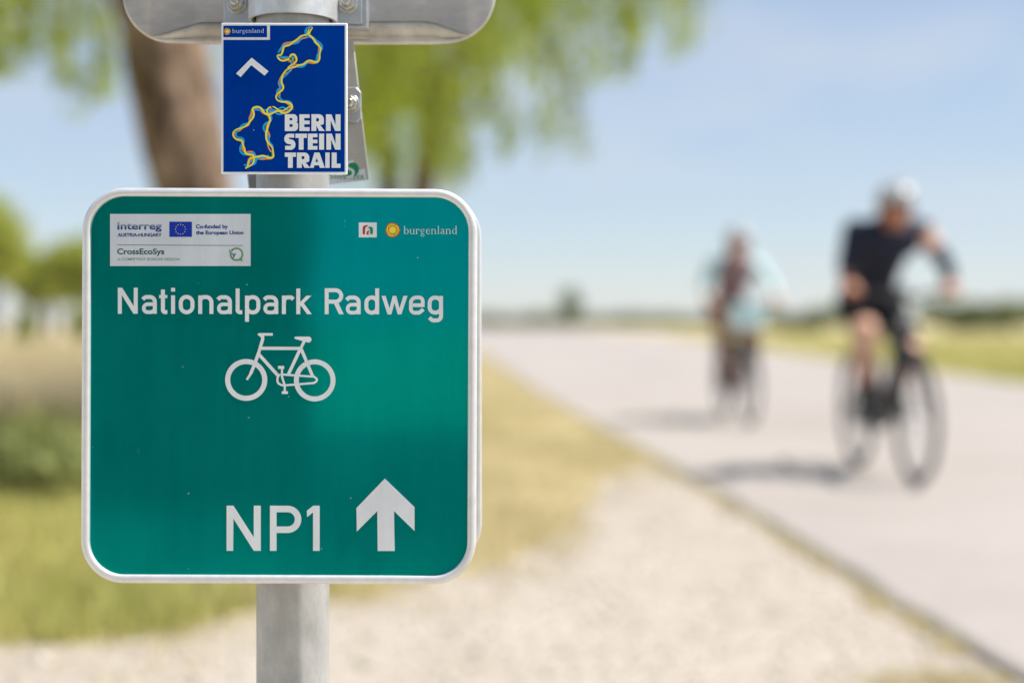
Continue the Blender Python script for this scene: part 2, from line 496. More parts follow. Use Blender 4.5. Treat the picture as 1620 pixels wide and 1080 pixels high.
tuft3 = [p for p in tuft3 if patch(p[0], p[1], 3.0, 21) > -.12 and p[0] < left_x(p[1]) - .02]
tuft2 = [(wp(1480, 1060, 3.6).x + random.gauss(0, .10), 3.55 + random.gauss(0, .09)) for _ in range(900)]
blades('edge_grass', tuft + tuft2 + tuft3, .012, .05, .003, M['blade_dry'], 'sparse yellow tufts along the road edge and on the gravel', .8)

# ------------------------------------------------------------------ plants: leaf clouds
def leaf_mesh(name, pts, ln, wd, droop=0.0, rnd=None):
    """one bent rhombus per point"""
    pts = np.asarray(pts, float); n = len(pts)
    d = rng.normal(size=(n, 3)); d[:, 2] -= droop; d /= np.linalg.norm(d, axis=1)[:, None]
    u = np.cross(d, rng.normal(size=(n, 3))); u /= np.linalg.norm(u, axis=1)[:, None]
    w = np.cross(d, u)
    L = (ln * rng.uniform(.6, 1.3, n))[:, None]; W = (wd * rng.uniform(.6, 1.3, n))[:, None]
    V = np.stack([pts, pts + d * L * .5 + u * W + w * W * .25, pts + d * L, pts + d * L * .5 - u * W + w * W * .25], 1)
    b = (np.arange(n) * 4)[:, None]
    tri = np.concatenate([b + np.array([[0, 1, 2]]), b + np.array([[0, 2, 3]])])
    r = rng.random(n) if rnd is None else rnd
    return np_mesh(name, V.reshape(-1, 3), tri, np.repeat(r, 4))

def trunk_mesh(path, rad, n=18, wob=.06, seed=0.0):
    mb = MB(); p2 = catmull(path, 8); m = len(p2)
    rr = list(np.interp(np.linspace(0, 1, m), np.linspace(0, 1, len(rad)), rad))
    mb.tube(p2, rr, n)
    for i, v in enumerate(mb.v):
        k = i // n
        if k >= m: break
        q = Vector(v); c = p2[k]; dv = q - c
        f = 1 + wob * 2 * noise.noise(Vector((q.x * 3 + seed, q.y * 3, q.z * 1.2))) + wob * noise.noise(Vector((q.x * 9, q.y * 9 + seed, q.z * 2)))
        mb.v[i] = tuple(c + dv * f)
    return mb

def strands(spec, z0, z1, leaves, twigs):
    """hanging twigs with leaves; spec rows: lower end of the curtain along the picture"""
    xs = [s[0] for s in spec]; bot = [s[1] for s in spec]; den = [s[2] for s in spec]
    x = xs[0]
    while x < xs[-1]:
        d = max(.05, np.interp(x, xs, den))
        x += random.uniform(4, 19) / d ** .8
        Z0 = random.uniform(z0, z1)
        b0 = np.interp(x, xs, bot) - abs(random.gauss(0, 70)) + random.uniform(-8, 30)
        for _ in range(random.randint(2, 5)):
            Z = Z0 + random.gauss(0, .15); px = x + random.gauss(0, 8)
            lo = wp(px, b0 - abs(random.gauss(0, 26)), Z); L = random.uniform(.4, 1.3)
            if lo.z > 6: continue
            top = lo + Vector((random.uniform(-.30, .05), random.uniform(-.2, .2), L))
            path = catmull([top, lo + Vector((random.uniform(-.06, .06), random.uniform(-.06, .06), L * .45)), lo], 6)
            twigs.append(path)
            for k in range(int(L / .02)):
                i = min(int(random.random() * (len(path) - 1)), len(path) - 2)
                p = path[i].lerp(path[i + 1], random.random())
                leaves.append(p + Vector((random.gauss(0, .028), random.gauss(0, .028), random.gauss(0, .03))))

def blob(c, r, n, out, hollow=.55):
    c = np.array(c); r = np.array(r)
    d = rng.normal(size=(n, 3)); d /= np.linalg.norm(d, axis=1)[:, None]
    out.extend((c + d * r * (hollow + (1 - hollow) * rng.random(n))[:, None]).tolist())

def tree(name, label, base, path, rad, limbs, leaves, ln, wd, mat, bark, twigs=(), droop=.6, group=None, rnd=None):
    t = empty(name, base); off = Vector(base)
    mb = trunk_mesh([Vector(p) - off for p in path], rad, 40, .09)
    mb.build('trunk', bark, t)
    if limbs:
        lb = MB()
        for p, r in limbs:
            m2 = trunk_mesh([Vector(q) - off for q in p], r, 9, .05)
            lb.add(m2.v, m2.f)
        for tw in twigs:
            lb.tube([p - off for p in tw[::2]], [.006 - .004 * i / len(tw[::2]) for i in range(len(tw[::2]))], 3, caps=False)
        tag(lb.build('limbs', bark, t), kind='stuff')
    c = link('crown', leaf_mesh('crown', np.array(leaves) - np.array(off), ln, wd, droop, rnd), mat, t)
    c['kind'] = 'stuff'
    return tag(t, label, 'tree', group)

# the big tree behind the sign
lv, tw = [], []
strands([(520, 300, .9), (600, 305, 1.3), (640, 295, 1.2), (652, 285, 1.2), (690, 285, 1.2), (700, 300, 1.1), (722, 340, 1.0), (748, 340, .9), (770, 310, .7), (800, 270, .75), (835, 245, .6), (870, 250, .6), (893, 310, .9), (918, 300, .7), (940, 210, .55), (1000, 150, .6), (1040, 100, .5), (1070, 120, .5), (1100, 40, .2)], 9.9, 12.6, lv, tw)
strands([(540, 110, .9), (600, 150, 1.3), (680, 150, 1.2), (800, 110, 1.0), (900, 140, 1.0), (960, 90, .9), (1040, 40, .6)], 10.2, 12.8, lv, tw)
strands([(-420, 90, .8), (-120, 140, .9), (0, 140, 1.0), (40, 120, 1.0), (70, 90, 1.0), (100, 175, 1.0), (140, 205, .9), (165, 150, .6), (190, 60, .2)], 8.4, 11.0, lv, tw)
strands([(330, 20, .15), (420, 100, .6), (520, 120, .8)], 10.2, 12.4, lv, tw)
for c, r, n in [((-2.8, 10.4, 5.6), (2.0, 1.6, 1.3), 3800), ((-.4, 11.9, 5.4), (1.9, 1.5, 1.2), 3800), ((-1.8, 11.6, 7.2), (2.2, 1.6, 1.4), 3600), ((-4.4, 9.6, 4.9), (1.5, 1.6, 1.3), 4200), ((-5.4, 9.0, 4.4), (1.3, 1.6, 1.3), 2600)]:
    blob(c, r, n, lv, .45)
B1 = (-1.80, 9, GZ)
big = tree('willow_tree', 'big leaning tree with brown sunlit trunk and drooping yellow-green leaves behind the signpost', B1,
     [(-1.62, 9, GZ - .1), (-1.76, 9, .6), (-1.99, 9, 1.6), (-2.13, 9, 2.3), (-2.27, 9, 2.95), (-2.50, 9.05, 3.9), (-2.7, 9.1, 5.0), (-2.8, 9.3, 6.6)],
     [.36, .28, .245, .26, .285, .24, .15, .05],
     [([(-2.25, 9, 3.1), (-1.7, 9.1, 4.2), (-.9, 10.4, 5.0), (.1, 11.2, 5.5)], [.16, .12, .07, .03]),
      ([(-2.4, 9, 3.8), (-3.2, 9.3, 4.8), (-4.1, 9.8, 5.4)], [.13, .08, .03]),
      ([(-2.5, 9.05, 4.3), (-2.0, 9.6, 5.8), (-1.5, 10.1, 7.4)], [.12, .08, .03])],
     lv, .085, .014, M['leaf'], M['bark'], tw, 1.0)

# a second, thinner tree seen beneath its curtain of leaves
lv, tw = [], []
strands([(470, 240, .8), (560, 250, .9), (640, 230, .9), (700, 200, .8), (760, 170, .6), (820, 120, .4), (900, 60, .25)], 13, 16, lv, tw)
for c, r, n in [((-1.6, 14.6, 5.2), (1.8, 1.6, 1.2), 3000), ((-.6, 15, 5.0), (1.4, 1.4, 1.0), 2000)]:
    blob(c, r, n, lv, .45)
tree('willow_tree', 'slender pale-barked tree half hidden by leaves right of the blue plate', (-.92, 14, GZ),
     [(-.95, 14, GZ - .1), (-.95, 14, 1.0), (-.90, 14, 2.0), (-.80, 14, 3.2), (-1.0, 14.3, 4.4), (-1.1, 14.4, 5.6)], [.17, .13, .12, .11, .08, .03],
     [([(-.82, 14, 3.0), (-.3, 14.4, 4.2), (-.1, 14.8, 5.0)], [.08, .05, .02]), ([(-.9, 14.1, 3.6), (-1.6, 14.5, 4.6), (-2.0, 14.6, 5.2)], [.08, .05, .02])],
     lv, .10, .018, M['leaf'], M['bark'], tw, 1.0)
lv = []
for c, r, n in [((-2.4, 20.5, 4.8), (2.0, 1.8, 1.5), 3500), ((-1.6, 20.5, 3.6), (1.2, 1.2, .9), 1200)]:
    blob(c, r, n, lv, .4)
tree('willow_tree', 'dark-barked tree standing further back between the two willows', (-1.70, 20, GZ),
     [(-1.70, 20, GZ - .1), (-1.70, 20, 1.6), (-1.78, 20, 3.2), (-2.2, 20.3, 5.2)], [.24, .17, .14, .04],
     [([(-1.8, 20, 3.2), (-2.8, 20.5, 4.8)], [.08, .02])], lv, .13, .03, M['leaf'], M['bark_dark'], (), .8)

# far tree line on the left
def far_tree(label, px, top, Z, wid, stem_top, hue=0.5, mat='leaf_far', group='trees along the far left edge of the meadow', n=2600, cat=None):
    base = wp(px, 0, Z); base.z = GZ
    H = CH + (HZ - top) * Z / F; low = CH + (HZ - stem_top) * Z / F; W = wid * Z / F
    lv = []; 
    for _ in range(9):
        a = random.uniform(0, 6.28); rr = random.random() ** .6
        zc = random.uniform(low + .18 * (H - low), H - .22 * (H - low))
        k = 1 - .55 * abs((zc - low) / (H - low) - .42)
        blob((base.x + math.cos(a) * rr * W * .32 * k, base.y + math.sin(a) * rr * W * .32, zc), (W * .26 * k, W * .26 * k, (H - low) * .22), n // 9, lv, .3)
    rnd = np.clip(rng.random(len(lv)) * .6 + hue * .4, 0, 1)
    return tree('tree', label, base, [base + Vector((0, 0, -.1)), base + Vector((.1, 0, low * .6)), base + Vector((0, 0, low + .3 * (H - low))), base + Vector((.1, 0, H - .2 * (H - low)))], [W * .035 + .05, W * .03, W * .02, .03],
                [([base + Vector((0, 0, low * .8)), base + Vector((W * .25, 0, low + .4 * (H - low)))], [W * .016, .02]), ([base + Vector((0, 0, low * .8)), base + Vector((-W * .25, .2, low + .4 * (H - low)))], [W * .016, .02])],
                lv, Z * .0068, Z * .0024, M[mat], M['bark_dark'], (), .2, group, rnd)
far_tree('tallest yellow-green tree at the left picture edge beyond the meadow', -14, 290, 58, 175, 478, .75)
far_tree('rounded yellow-green tree beyond the meadow just left of the green sign', 124, 372, 64, 190, 482, .7)
far_tree('low olive tree between the tall and the rounded tree far left', 52, 385, 70, 180, 478, .6)
far_tree('olive tree filling the gap right of the tallest far left tree', 78, 398, 75, 170, 476, .5)
far_tree('broad tree outside the left edge of the far tree row', -120, 330, 62, 130, 465, .6)
far_tree('pale green tree hidden behind the left half of the green sign', 215, 400, 66, 120, 475, .6)
far_tree('round green tree hidden behind the middle of the green sign', 330, 415, 72, 110, 478, .5)
far_tree('small green tree hidden behind the right half of the green sign', 520, 430, 85, 90, 485, .5)
far_tree('faint small tree on the horizon right of the green sign', 905, 455, 190, 30, 500, .6, 'leaf_hedge', None, 260)

def shrub(name, label, px, Z, H, W, mat, n, ln, wd, group=None, low=.0, hue=.5, cat='shrub'):
    base = wp(px, 0, Z); base.z = GZ; lv = []
    for _ in range(7):
        blob((base.x + random.uniform(-.33, .33) * W, base.y + random.uniform(-.2, .2) * W, GZ + H * random.uniform(.3 + low, .62)), (W * .24, W * .22, H * .36), n // 7, lv, .15)
    lv = [p for p in lv if p[2] > GZ]
    t = empty(name, base)
    st = MB()
    for k in range(6):
        a = random.uniform(0, 6.28)
        st.tube([(0, 0, -.02), (math.cos(a) * W * .12, math.sin(a) * W * .1, H * .4), (math.cos(a) * W * .3, math.sin(a) * W * .25, H * .75)], [.014 * H + .003, .01 * H + .002, .003], 5)
    st.build('stems', M['bark_dark'], t)['kind'] = 'stuff'
    rnd = np.clip(rng.random(len(lv)) * .7 + (hue - .5) * .6 + .15, 0, 1)
    c = link('foliage', leaf_mesh('foliage', np.array(lv) - np.array(base), ln, wd, -.3, rnd), M[mat], t); c['kind'] = 'stuff'
    return tag(t, label, cat, group)

for px, w, lab in ((-40, 60, 'leafy bush under the tallest far tree at the left picture edge'), (40, 34, 'small leafy bush between the pale gaps beneath the far left trees'), (132, 44, 'leafy bush beneath the rounded far tree beside the sign')):
    shrub('shrub', lab, px, 62, 1.7, w * 62 / F, 'leaf_far', 700, .32, .12, 'bushes beneath the far left trees', -.1, .2, 'bush')
# weeds on the left verge
shrub('weed', 'dark green weed clump at the left picture edge on the verge', 26, 7.4, .36, .8, 'leaf_weed', 800, .08, .02, 'weeds on the left verge')
shrub('weed', 'dark green weed clump on the verge beside the sign left edge', 116, 7.3, .34, .7, 'leaf_weed', 750, .08, .02, 'weeds on the left verge')
shrub('weed', 'paler weed clump a little behind the two dark ones far left', 66, 8.8, .42, .75, 'leaf_weed', 700, .08, .02, 'weeds on the left verge', 0, .8)
shrub('weed', 'weed clump on the verge hidden behind the green sign', 190, 7.7, .42, .5, 'leaf_weed', 700, .08, .02, 'weeds on the left verge')
# hedge on the right horizon and low bushes straight ahead
for i, (px, top, w, Z, lab) in enumerate([
        (1250, 490, 60, 150, 'small dark bush on the horizon between the two cyclists'),
        (1300, 486, 60, 145, 'dark bush on the horizon left of the nearer cyclist'),
        (1390, 482, 90, 140, 'dark bush on the horizon hidden behind the nearer cyclist'),
        (1495, 480, 90, 135, 'dark bush on the horizon below the nearer cyclist outstretched hand'),
        (1560, 476, 80, 132, 'dark rounded bush second from the right edge on the horizon'),
        (1625, 470, 95, 128, 'tallest dark bush at the right picture edge on the horizon')]):
    shrub('shrub', lab, px, Z, CH + (HZ - top) * Z / F * 1.15, w * 1.35 * Z / F, 'leaf_horizon', 2200, .5, .2, 'dark bushes on the right horizon', 0, .5, 'bush')
ordinal = ['first', 'second', 'third', 'fourth', 'fifth', 'sixth', 'seventh', 'eighth', 'ninth', 'tenth', 'eleventh']
for i, w in enumerate(ordinal):
    px = 772 + 46 * i + random.uniform(-6, 6); Z = random.uniform(255, 300)
    shrub('shrub', w + ' low green bush on the horizon counting rightward from the green sign', px, Z, random.uniform(2.0, 3.0), 76 * Z / F, 'leaf_horizon', 1300, .9, .42, 'low bushes on the horizon straight ahead', -.2, .5, 'bush')

# ================================================================== signs
def fil(pts, closed=False, seg=9):
    """polyline with rounded corners: (x, y[, radius])"""
    P = [(Vector(p[:2]), (p[2] if len(p) > 2 else 0)) for p in pts]; m = len(P); out = []
    for i, (p, r) in enumerate(P):
        if r <= 0 or (not closed and i in (0, m - 1)): out.append(p); continue
        a = P[i - 1][0]; b = P[(i + 1) % m][0]
        u = (a - p); w = (b - p); lu, lw = u.length, w.length; u /= lu; w /= lw
        ang = math.acos(max(-1, min(1, u.dot(w))))
        if ang > 3.1: out.append(p); continue
        t = min(r / math.tan(ang / 2), lu * .5, lw * .5); rr = t * math.tan(ang / 2)
        c = p + (u + w).normalized() * (rr / math.sin(ang / 2))
        s = p + u * t - c; e = p + w * t - c
        a0 = math.atan2(s.y, s.x); da = math.atan2(s.x * e.y - s.y * e.x, s.dot(e))
        for k in range(seg + 1):
            q = a0 + da * k / seg
            out.append(c + Vector((math.cos(q), math.sin(q))) * rr)
    return out

def ellipse(cx, cy, rx, ry=None, n=40, a0=0, a1=360):
    ry = rx if ry is None else ry
    full = abs(a1 - a0) >= 360
    m = n if full else n + 1
    return [Vector((cx + rx * math.cos(R(a0 + (a1 - a0) * k / n)), cy + ry * math.sin(R(a0 + (a1 - a0) * k / n)))) for k in range(m)]

class Flat:
    """flat print on a sign face, measured in photo pixels, laid a hair proud of the sheet"""
    def __init__(s, sign, depth=.00012, o=(0, 0), k=1.0):
        s.sign, s.d, s.o, s.k = sign, depth, o, k; s.v = []; s.f = []; s.layer = 0
    def pt(s, p):
        x = s.o[0] + p[0] / s.k; y = s.o[1] + p[1] / s.k
        u, v = s.sign['fn'](x, y)
        return (u, -s.d - s.layer * 2.5e-5, v)
    def poly(s, *loops):
        tri = tessellate_polygon([[Vector((p[0], p[1], 0)) for p in L] for L in loops])
        flat = [p for L in loops for p in L]; b = len(s.v)
        s.v += [s.pt(p) for p in flat]; s.f += [tuple(i + b for i in t) for t in tri]; s.layer += 1; return s
    def line(s, path, w, closed=False):
        path = [Vector(p[:2]) for p in path]; m = len(path); b = len(s.v)
        q = [path[0]]
        for p in path[1:]:
            if (p - q[-1]).length > 1e-4: q.append(p)
        path = q; m = len(path)
        ws = w if isinstance(w, (list, tuple)) else None
        for i, p in enumerate(path):
            a = path[i - 1] if (i or closed) else path[0]; c = path[(i + 1) % m] if (i < m - 1 or closed) else path[-1]
            d1 = (p - a); d2 = (c - p)
            d1 = d1.normalized() if d1.length > 1e-9 else d2.normalized()
            d2 = d2.normalized() if d2.length > 1e-9 else d1
            nrm = Vector((-(d1 + d2).y, (d1 + d2).x))
            nrm = nrm.normalized() if nrm.length > 1e-6 else Vector((-d1.y, d1.x))
            k = 1 / max(.4, nrm.dot(Vector((-d1.y, d1.x))))
            hw = (np.interp(i / (m - 1), np.linspace(0, 1, len(ws)), ws) if ws else w) / 2
            s.v += [s.pt(p + nrm * hw * k), s.pt(p - nrm * hw * k)]
        for i in range(m if closed else m - 1):
            j = (i + 1) % m
            s.f.append((b + 2 * i, b + 2 * i + 1, b + 2 * j + 1, b + 2 * j))
        s.layer += 1; return s
    def rect(s, x0, y0, x1, y1): return s.poly([(x0, y0), (x1, y0), (x1, y1), (x0, y1)])
    def text(s, body, x0, x1, ytop, ybase, bold=0.0, track=1.0):
        cu = bpy.data.curves.new('t', 'FONT'); cu.body = body; cu.resolution_u = 4; cu.offset = bold; cu.space_character = track
        ob = bpy.data.objects.new('t', cu); col.objects.link(ob); bpy.context.view_layer.update()
        ev = ob.evaluated_get(bpy.context.evaluated_depsgraph_get()); me = ev.to_mesh()
        P = np.array([v.co[:2] for v in me.vertices]); Fc = [tuple(p.vertices) for p in me.polygons]
        ev.to_mesh_clear(); bpy.data.objects.remove(ob); bpy.data.curves.remove(cu)
        xa, xb = P[:, 0].min(), P[:, 0].max(); cap = .729 if body.upper() != body else P[:, 1].max()
        cap = max(cap, P[:, 1].max())
        b = len(s.v)
        s.v += [s.pt((x0 + (p[0] - xa) / (xb - xa) * (x1 - x0), ybase - p[1] / cap * (ybase - ytop))) for p in P]
        s.f += [tuple(i + b for i in f) for f in Fc]; s.layer += 1; return s
    def build(s, name, mat, parent, thick=0):
        me = bpy.data.meshes.new(name); me.from_pydata(s.v, [], s.f); me.validate()
        bm = bmesh.new(); bm.from_mesh(me)
        for f in bm.faces:
            f.normal_update()
            if f.normal.y > 0: f.normal_flip()
        bm.to_mesh(me); bm.free()
        o = link(name, me, mat, parent)
        if thick:
            m = o.modifiers.new('thickness', 'SOLIDIFY'); m.thickness = thick; m.offset = -1
        return o

def sign_frame(cx, cy, Z, roll):
    """centre in photo pixels -> dict with the mapping pixel -> local (u, v) metres"""
    S = F / Z; c, s_ = math.cos(R(roll)), math.sin(R(roll))
    def fn(x, y):
        dx, dy = (x - cx) / S, -(y - cy) / S
        return dx * c - dy * s_, dx * s_ + dy * c
    return {'fn': fn, 'S': S, 'loc': wp(cx, cy, Z), 'roll': roll}

def rrect(w, h, r, n=10):
    return fil([(-w / 2, -h / 2, r), (w / 2, -h / 2, r), (w / 2, h / 2, r), (-w / 2, h / 2, r)], True, n)

def rim_mesh(w, h, r, prof, n=12):
    """sweep a profile (outward offset, y) round a rounded rectangle"""
    base = rrect(w, h, r, n); m = len(base); mb = MB(); k = len(prof); vs = []; fs = []
    for i, p in enumerate(base):
        d = (base[(i + 1) % m] - base[i - 1]).normalized(); nr = Vector((d.y, -d.x))
        for o, y in prof:
            q = p + nr * o; vs.append((q.x, y, q.y))
    for i in range(m):
        j = (i + 1) % m
        for a in range(k - 1): fs.append((i * k + a, i * k + a + 1, j * k + a + 1, j * k + a))
    mb.add(vs, fs); return mb

# ------------------------------------------------------------------ pole
PZ = 1.212
pole_c = wp(463.5, 0, PZ)
pole = empty('sign_pole', (pole_c.x, PZ, GZ))
pm = MB(); pr = 0.0308
pm.tube([(0, 0, -.3), (0, 0, 2.35)], pr, 48)
pm.build('tube', M['galv'], pole)
cp = MB(); cp.sphere((0, 0, 2.35), (pr * 1.06, pr * 1.06, .018), 24, 10); cp.build('cap', M['plate_edge'], pole)
tag(pole, 'round galvanised steel post carrying the signs', 'pole')

# ------------------------------------------------------------------ green route sign
GSZ = 1.16
gs = sign_frame(441.8, 610.3, GSZ, .22)
gsign = empty('route_sign', gs['loc'], (0, R(gs['roll']), 0))
tag(gsign, 'square green bicycle route sign with rounded corners and silver rim in the foreground', 'sign')
S = gs['S']; fw, fh = 597 / S, 597 / S; rin = 54 / S
b = rrect(fw + .004, fh + .004, rin + .002, 14)
pan = MB(); m_ = len(b)
pan.add([(p.x, 0, p.y) for p in b] + [(p.x, .002, p.y) for p in b],
        [tuple(range(m_)), tuple(range(2 * m_ - 1, m_ - 1, -1))])
panel = pan.build('panel', M['green'], gsign, smooth=False)
prof = [(0, .001), (0, -.0020), (.0004, -.0027), (.0014, -.0033), (.0034, -.0036), (.0053, -.0032), (.0065, -.0022), (.0070, -.0006), (.0070, .003), (.0070, .013), (.0064, .0145), (.0050, .0150), (.002, .0150), (-.006, .0150), (-.006, .0135), (.0045, .0135)]
rim_mesh(fw, fh, rin, prof, 14).build('rim', M['rim'], gsign)
# rear mounting: two rails and pole clamps
for dz in (-.105, .105):
    mb = MB(); mb.box((0, .008, dz), (.20, .010, .028)); mb.build('rail', M['alu'], gsign, bevel=.001)
pxl = pole_c.x - gs['loc'].x

# --- white funding label
sv_ = Flat(gs, .00012, (160, 330), 6.48)
lab = sv_.rect(92, 55, 1533, 588).build('funding_label', M['label_white'], gsign)
def small(o, k): return lambda d=.0003: Flat(gs, d, o, k)
fl = small((160, 330), 6.48)
fl().text('Interreg', 168, 622, 138, 213, .022).build('lettering', M['ink_fade'], lab)
fl().text('AUSTRIA-HUNGARY', 170, 622, 252, 286, .03).build('lettering', M['ink_blue'], lab)
fl().rect(700, 135, 931, 290).build('flag', M['eu_blue'], lab)
st = fl(.0005)
for k in range(12):
    a = 2 * math.pi * k / 12; cx, cy = 815 + 51 * math.sin(a), 213 - 51 * math.cos(a)
    st.poly([(cx + (8 if j % 2 == 0 else 3.2) * math.sin(math.pi * j / 5), cy - (8 if j % 2 == 0 else 3.2) * math.cos(math.pi * j / 5)) for j in range(10)])
st.build('stars', M['star'], lab)['kind'] = 'stuff'
fl().text('Co-funded by', 972, 1300, 163, 203, .03).build('lettering', M['ink_blue'], lab)
fl().text('the European Union', 972, 1460, 226, 264, .03).build('lettering', M['ink_blue'], lab)
fl().line([(168, 373), (1455, 379)], 4.5).build('rule', M['ink_teal'], lab)
fl().text('CrossEcoSys', 165, 648, 408, 467, .022).build('lettering', M['ink_teal'], lab)
fl().text('A COMPETENT BORDER REGION', 168, 805, 505, 531, .012).build('lettering', M['ink_sage'], lab)
q = fl()
q.line(ellipse(1388, 468, 61, 61, 40, -140, 205), 17).poly([(1405, 520), (1440, 500), (1452, 538), (1420, 534)])
q.line(fil([(1316, 420), (1320, 448, 12), (1345, 462)]), 9)
q.build('ring_emblem', M['ink_leaf'], lab)
q = fl(.0005)
q.poly(ellipse(1341, 429, 8, 8, 14)).line([(1345, 462), (1362, 482)], 9).line([(1378, 460), (1352, 506)], 9)
q.build('figure_emblem', M['ink_teal'], lab)

# --- right-hand emblems
em = small((550, 335), 8.1)
ebox = em(.00012).rect(143, 138, 373, 328).build('emblem_panel', M['white'], gsign)
q = em(.0003)
q.poly([(194, 288), (194, 205), (205, 180), (262, 170), (258, 184), (235, 196), (224, 222), (222, 290)])
q.poly([(243, 292), (247, 256), (262, 240), (277, 236), (270, 262), (266, 296)])
q.build('red_emblem', M['red'], ebox)
em(.0003).poly([(257, 198), (300, 192), (320, 206), (324, 230), (322, 284), (290, 290), (288, 240), (280, 216)]).build('green_emblem', M['pgreen'], ebox)

def sun_logo(flat, c, r, parent):
    cx, cy = c
    def wob(rad, ph, a=.05): return [(cx + rad * (1 + a * math.sin(3 * t + ph) + a * .6 * math.sin(5 * t - ph)) * math.cos(t), cy + rad * (1 + a * math.sin(3 * t + ph) + a * .6 * math.sin(5 * t - ph)) * math.sin(t)) for t in np.linspace(0, 2 * math.pi, 36, endpoint=False)]
    disc = flat(.00014).poly(wob(r, 0, .03)).build('sun_emblem', M['orange'], parent)
    flat(.0003).poly(wob(r * .52, 1)).build('sun_core', M['yellow'], disc)
    f = flat(.00034)
    for rad, ph in ((.9, .4), (.76, 2.0), (.68, 3.3)): f.line(wob(r * rad, ph, .06), r * .07, True)
    f.build('sun_rings', M['yellow'], disc)
    f = flat(.00044); f.line(wob(r * .97, 1.2, .03), r * .09, True).line(wob(r * .55, 4.0, .06), r * .05, True)
    f.build('sun_rings', M['red'], disc)
    return disc
sun_logo(em, (578, 235), 92, gsign)

def serif_word(f, word, x0, x1, xh_top, base, asc_top, wt=1.0):
    """didone lower case drawn from strokes: thick stems, thin joins, small serifs"""
    G = {  # advance, thick stems [(x, top)], thin strokes, extra
        'b': 60, 'u': 62, 'r': 46, 'g': 56, 'e': 54, 'n': 62, 'l': 30, 'a': 56, 'd': 60}
    tot = sum(G[c] for c in word); k = (x1 - x0) / tot; x = x0
    H = base - xh_top; A = base - asc_top
    th, tn = 11 * k * wt, 4.5 * k * wt
    for c in word:
        X = lambda u: x + u * k
        Y = lambda v: base - v * H
        def stem(u, top, bot=0, s=True):
            f.line([(X(u), base - bot), (X(u), base - top)], th)
            if s: f.line([(X(u) - th * 1.2, base - bot), (X(u) + th * 1.2, base - bot)], tn * .9)
            f.line([(X(u) - th * 1.2, base - top + tn * .3), (X(u), base - top + tn * .3)], tn * .9)
        if c == 'l': stem(15, A)
        elif c in 'bd':
            sx_, bx = (12, 32) if c == 'b' else (46, 28)
            stem(sx_, A, 0, c == 'd')
            f.line(ellipse(X(bx), Y(.5), 17 * k, H * .5, 28), [tn if c == 'd' else th, tn, th if c == 'd' else tn, tn, tn if c == 'd' else th], True)
        elif c == 'u':
            stem(12, H, .12 * H, False); stem(46, H)
            f.line(fil([(X(12), Y(.3)), (X(12), Y(.02), 12 * k), (X(46), Y(.02), 12 * k), (X(46), Y(.3))]), tn * 1.4)
        elif c == 'n':
            stem(12, H); stem(46, H * .7)
            f.line(fil([(X(12), Y(.6)), (X(14), Y(.97), 12 * k), (X(46), Y(.97), 12 * k), (X(46), Y(.6))]), tn * 1.4)
        elif c == 'r':
            stem(12, H); f.line(fil([(X(12), Y(.6)), (X(14), Y(.97), 12 * k), (X(38), Y(.97))]), tn * 1.4); f.poly(ellipse(X(36), Y(.85), 6 * k, 6 * k, 12))
        elif c == 'e':
            f.line(ellipse(X(27), Y(.5), 18 * k, H * .5, 26, 30, 345), [tn, tn * 1.6, th, th, tn * 1.2, tn]); f.line([(X(10), Y(.54)), (X(45), Y(.54))], tn)
        elif c == 'a':
            stem(38, H * .75, 0, False); f.line(ellipse(X(25), Y(.26), 14 * k, H * .26, 20), [tn, tn, th, tn, tn], True)
            f.line(fil([(X(12), Y(.8)), (X(18), Y(.98), 8 * k), (X(38), Y(.98), 10 * k), (X(38), Y(.6))]), tn * 1.5); f.line([(X(38), Y(.02)), (X(52), Y(.04))], tn)
        elif c == 'g':
            f.line(ellipse(X(25), Y(.66), 15 * k, H * .32, 24), [tn * 1.4, tn, th, tn, tn * 1.4], True)
            f.line(ellipse(X(26), Y(-.25), 18 * k, H * .22, 24), tn * 1.3, True); f.line([(X(38), Y(.9)), (X(50), Y(.98))], tn * 1.4)
            f.line([(X(14), Y(.3)), (X(16), Y(.08)), (X(40), Y(0))], tn * 1.3)
        x += G[c] * k
    return f
serif_word(em(.00012), 'burgenland', 714, 1408, 222, 285, 183, .82).build('lettering', M['serif'], gsign)

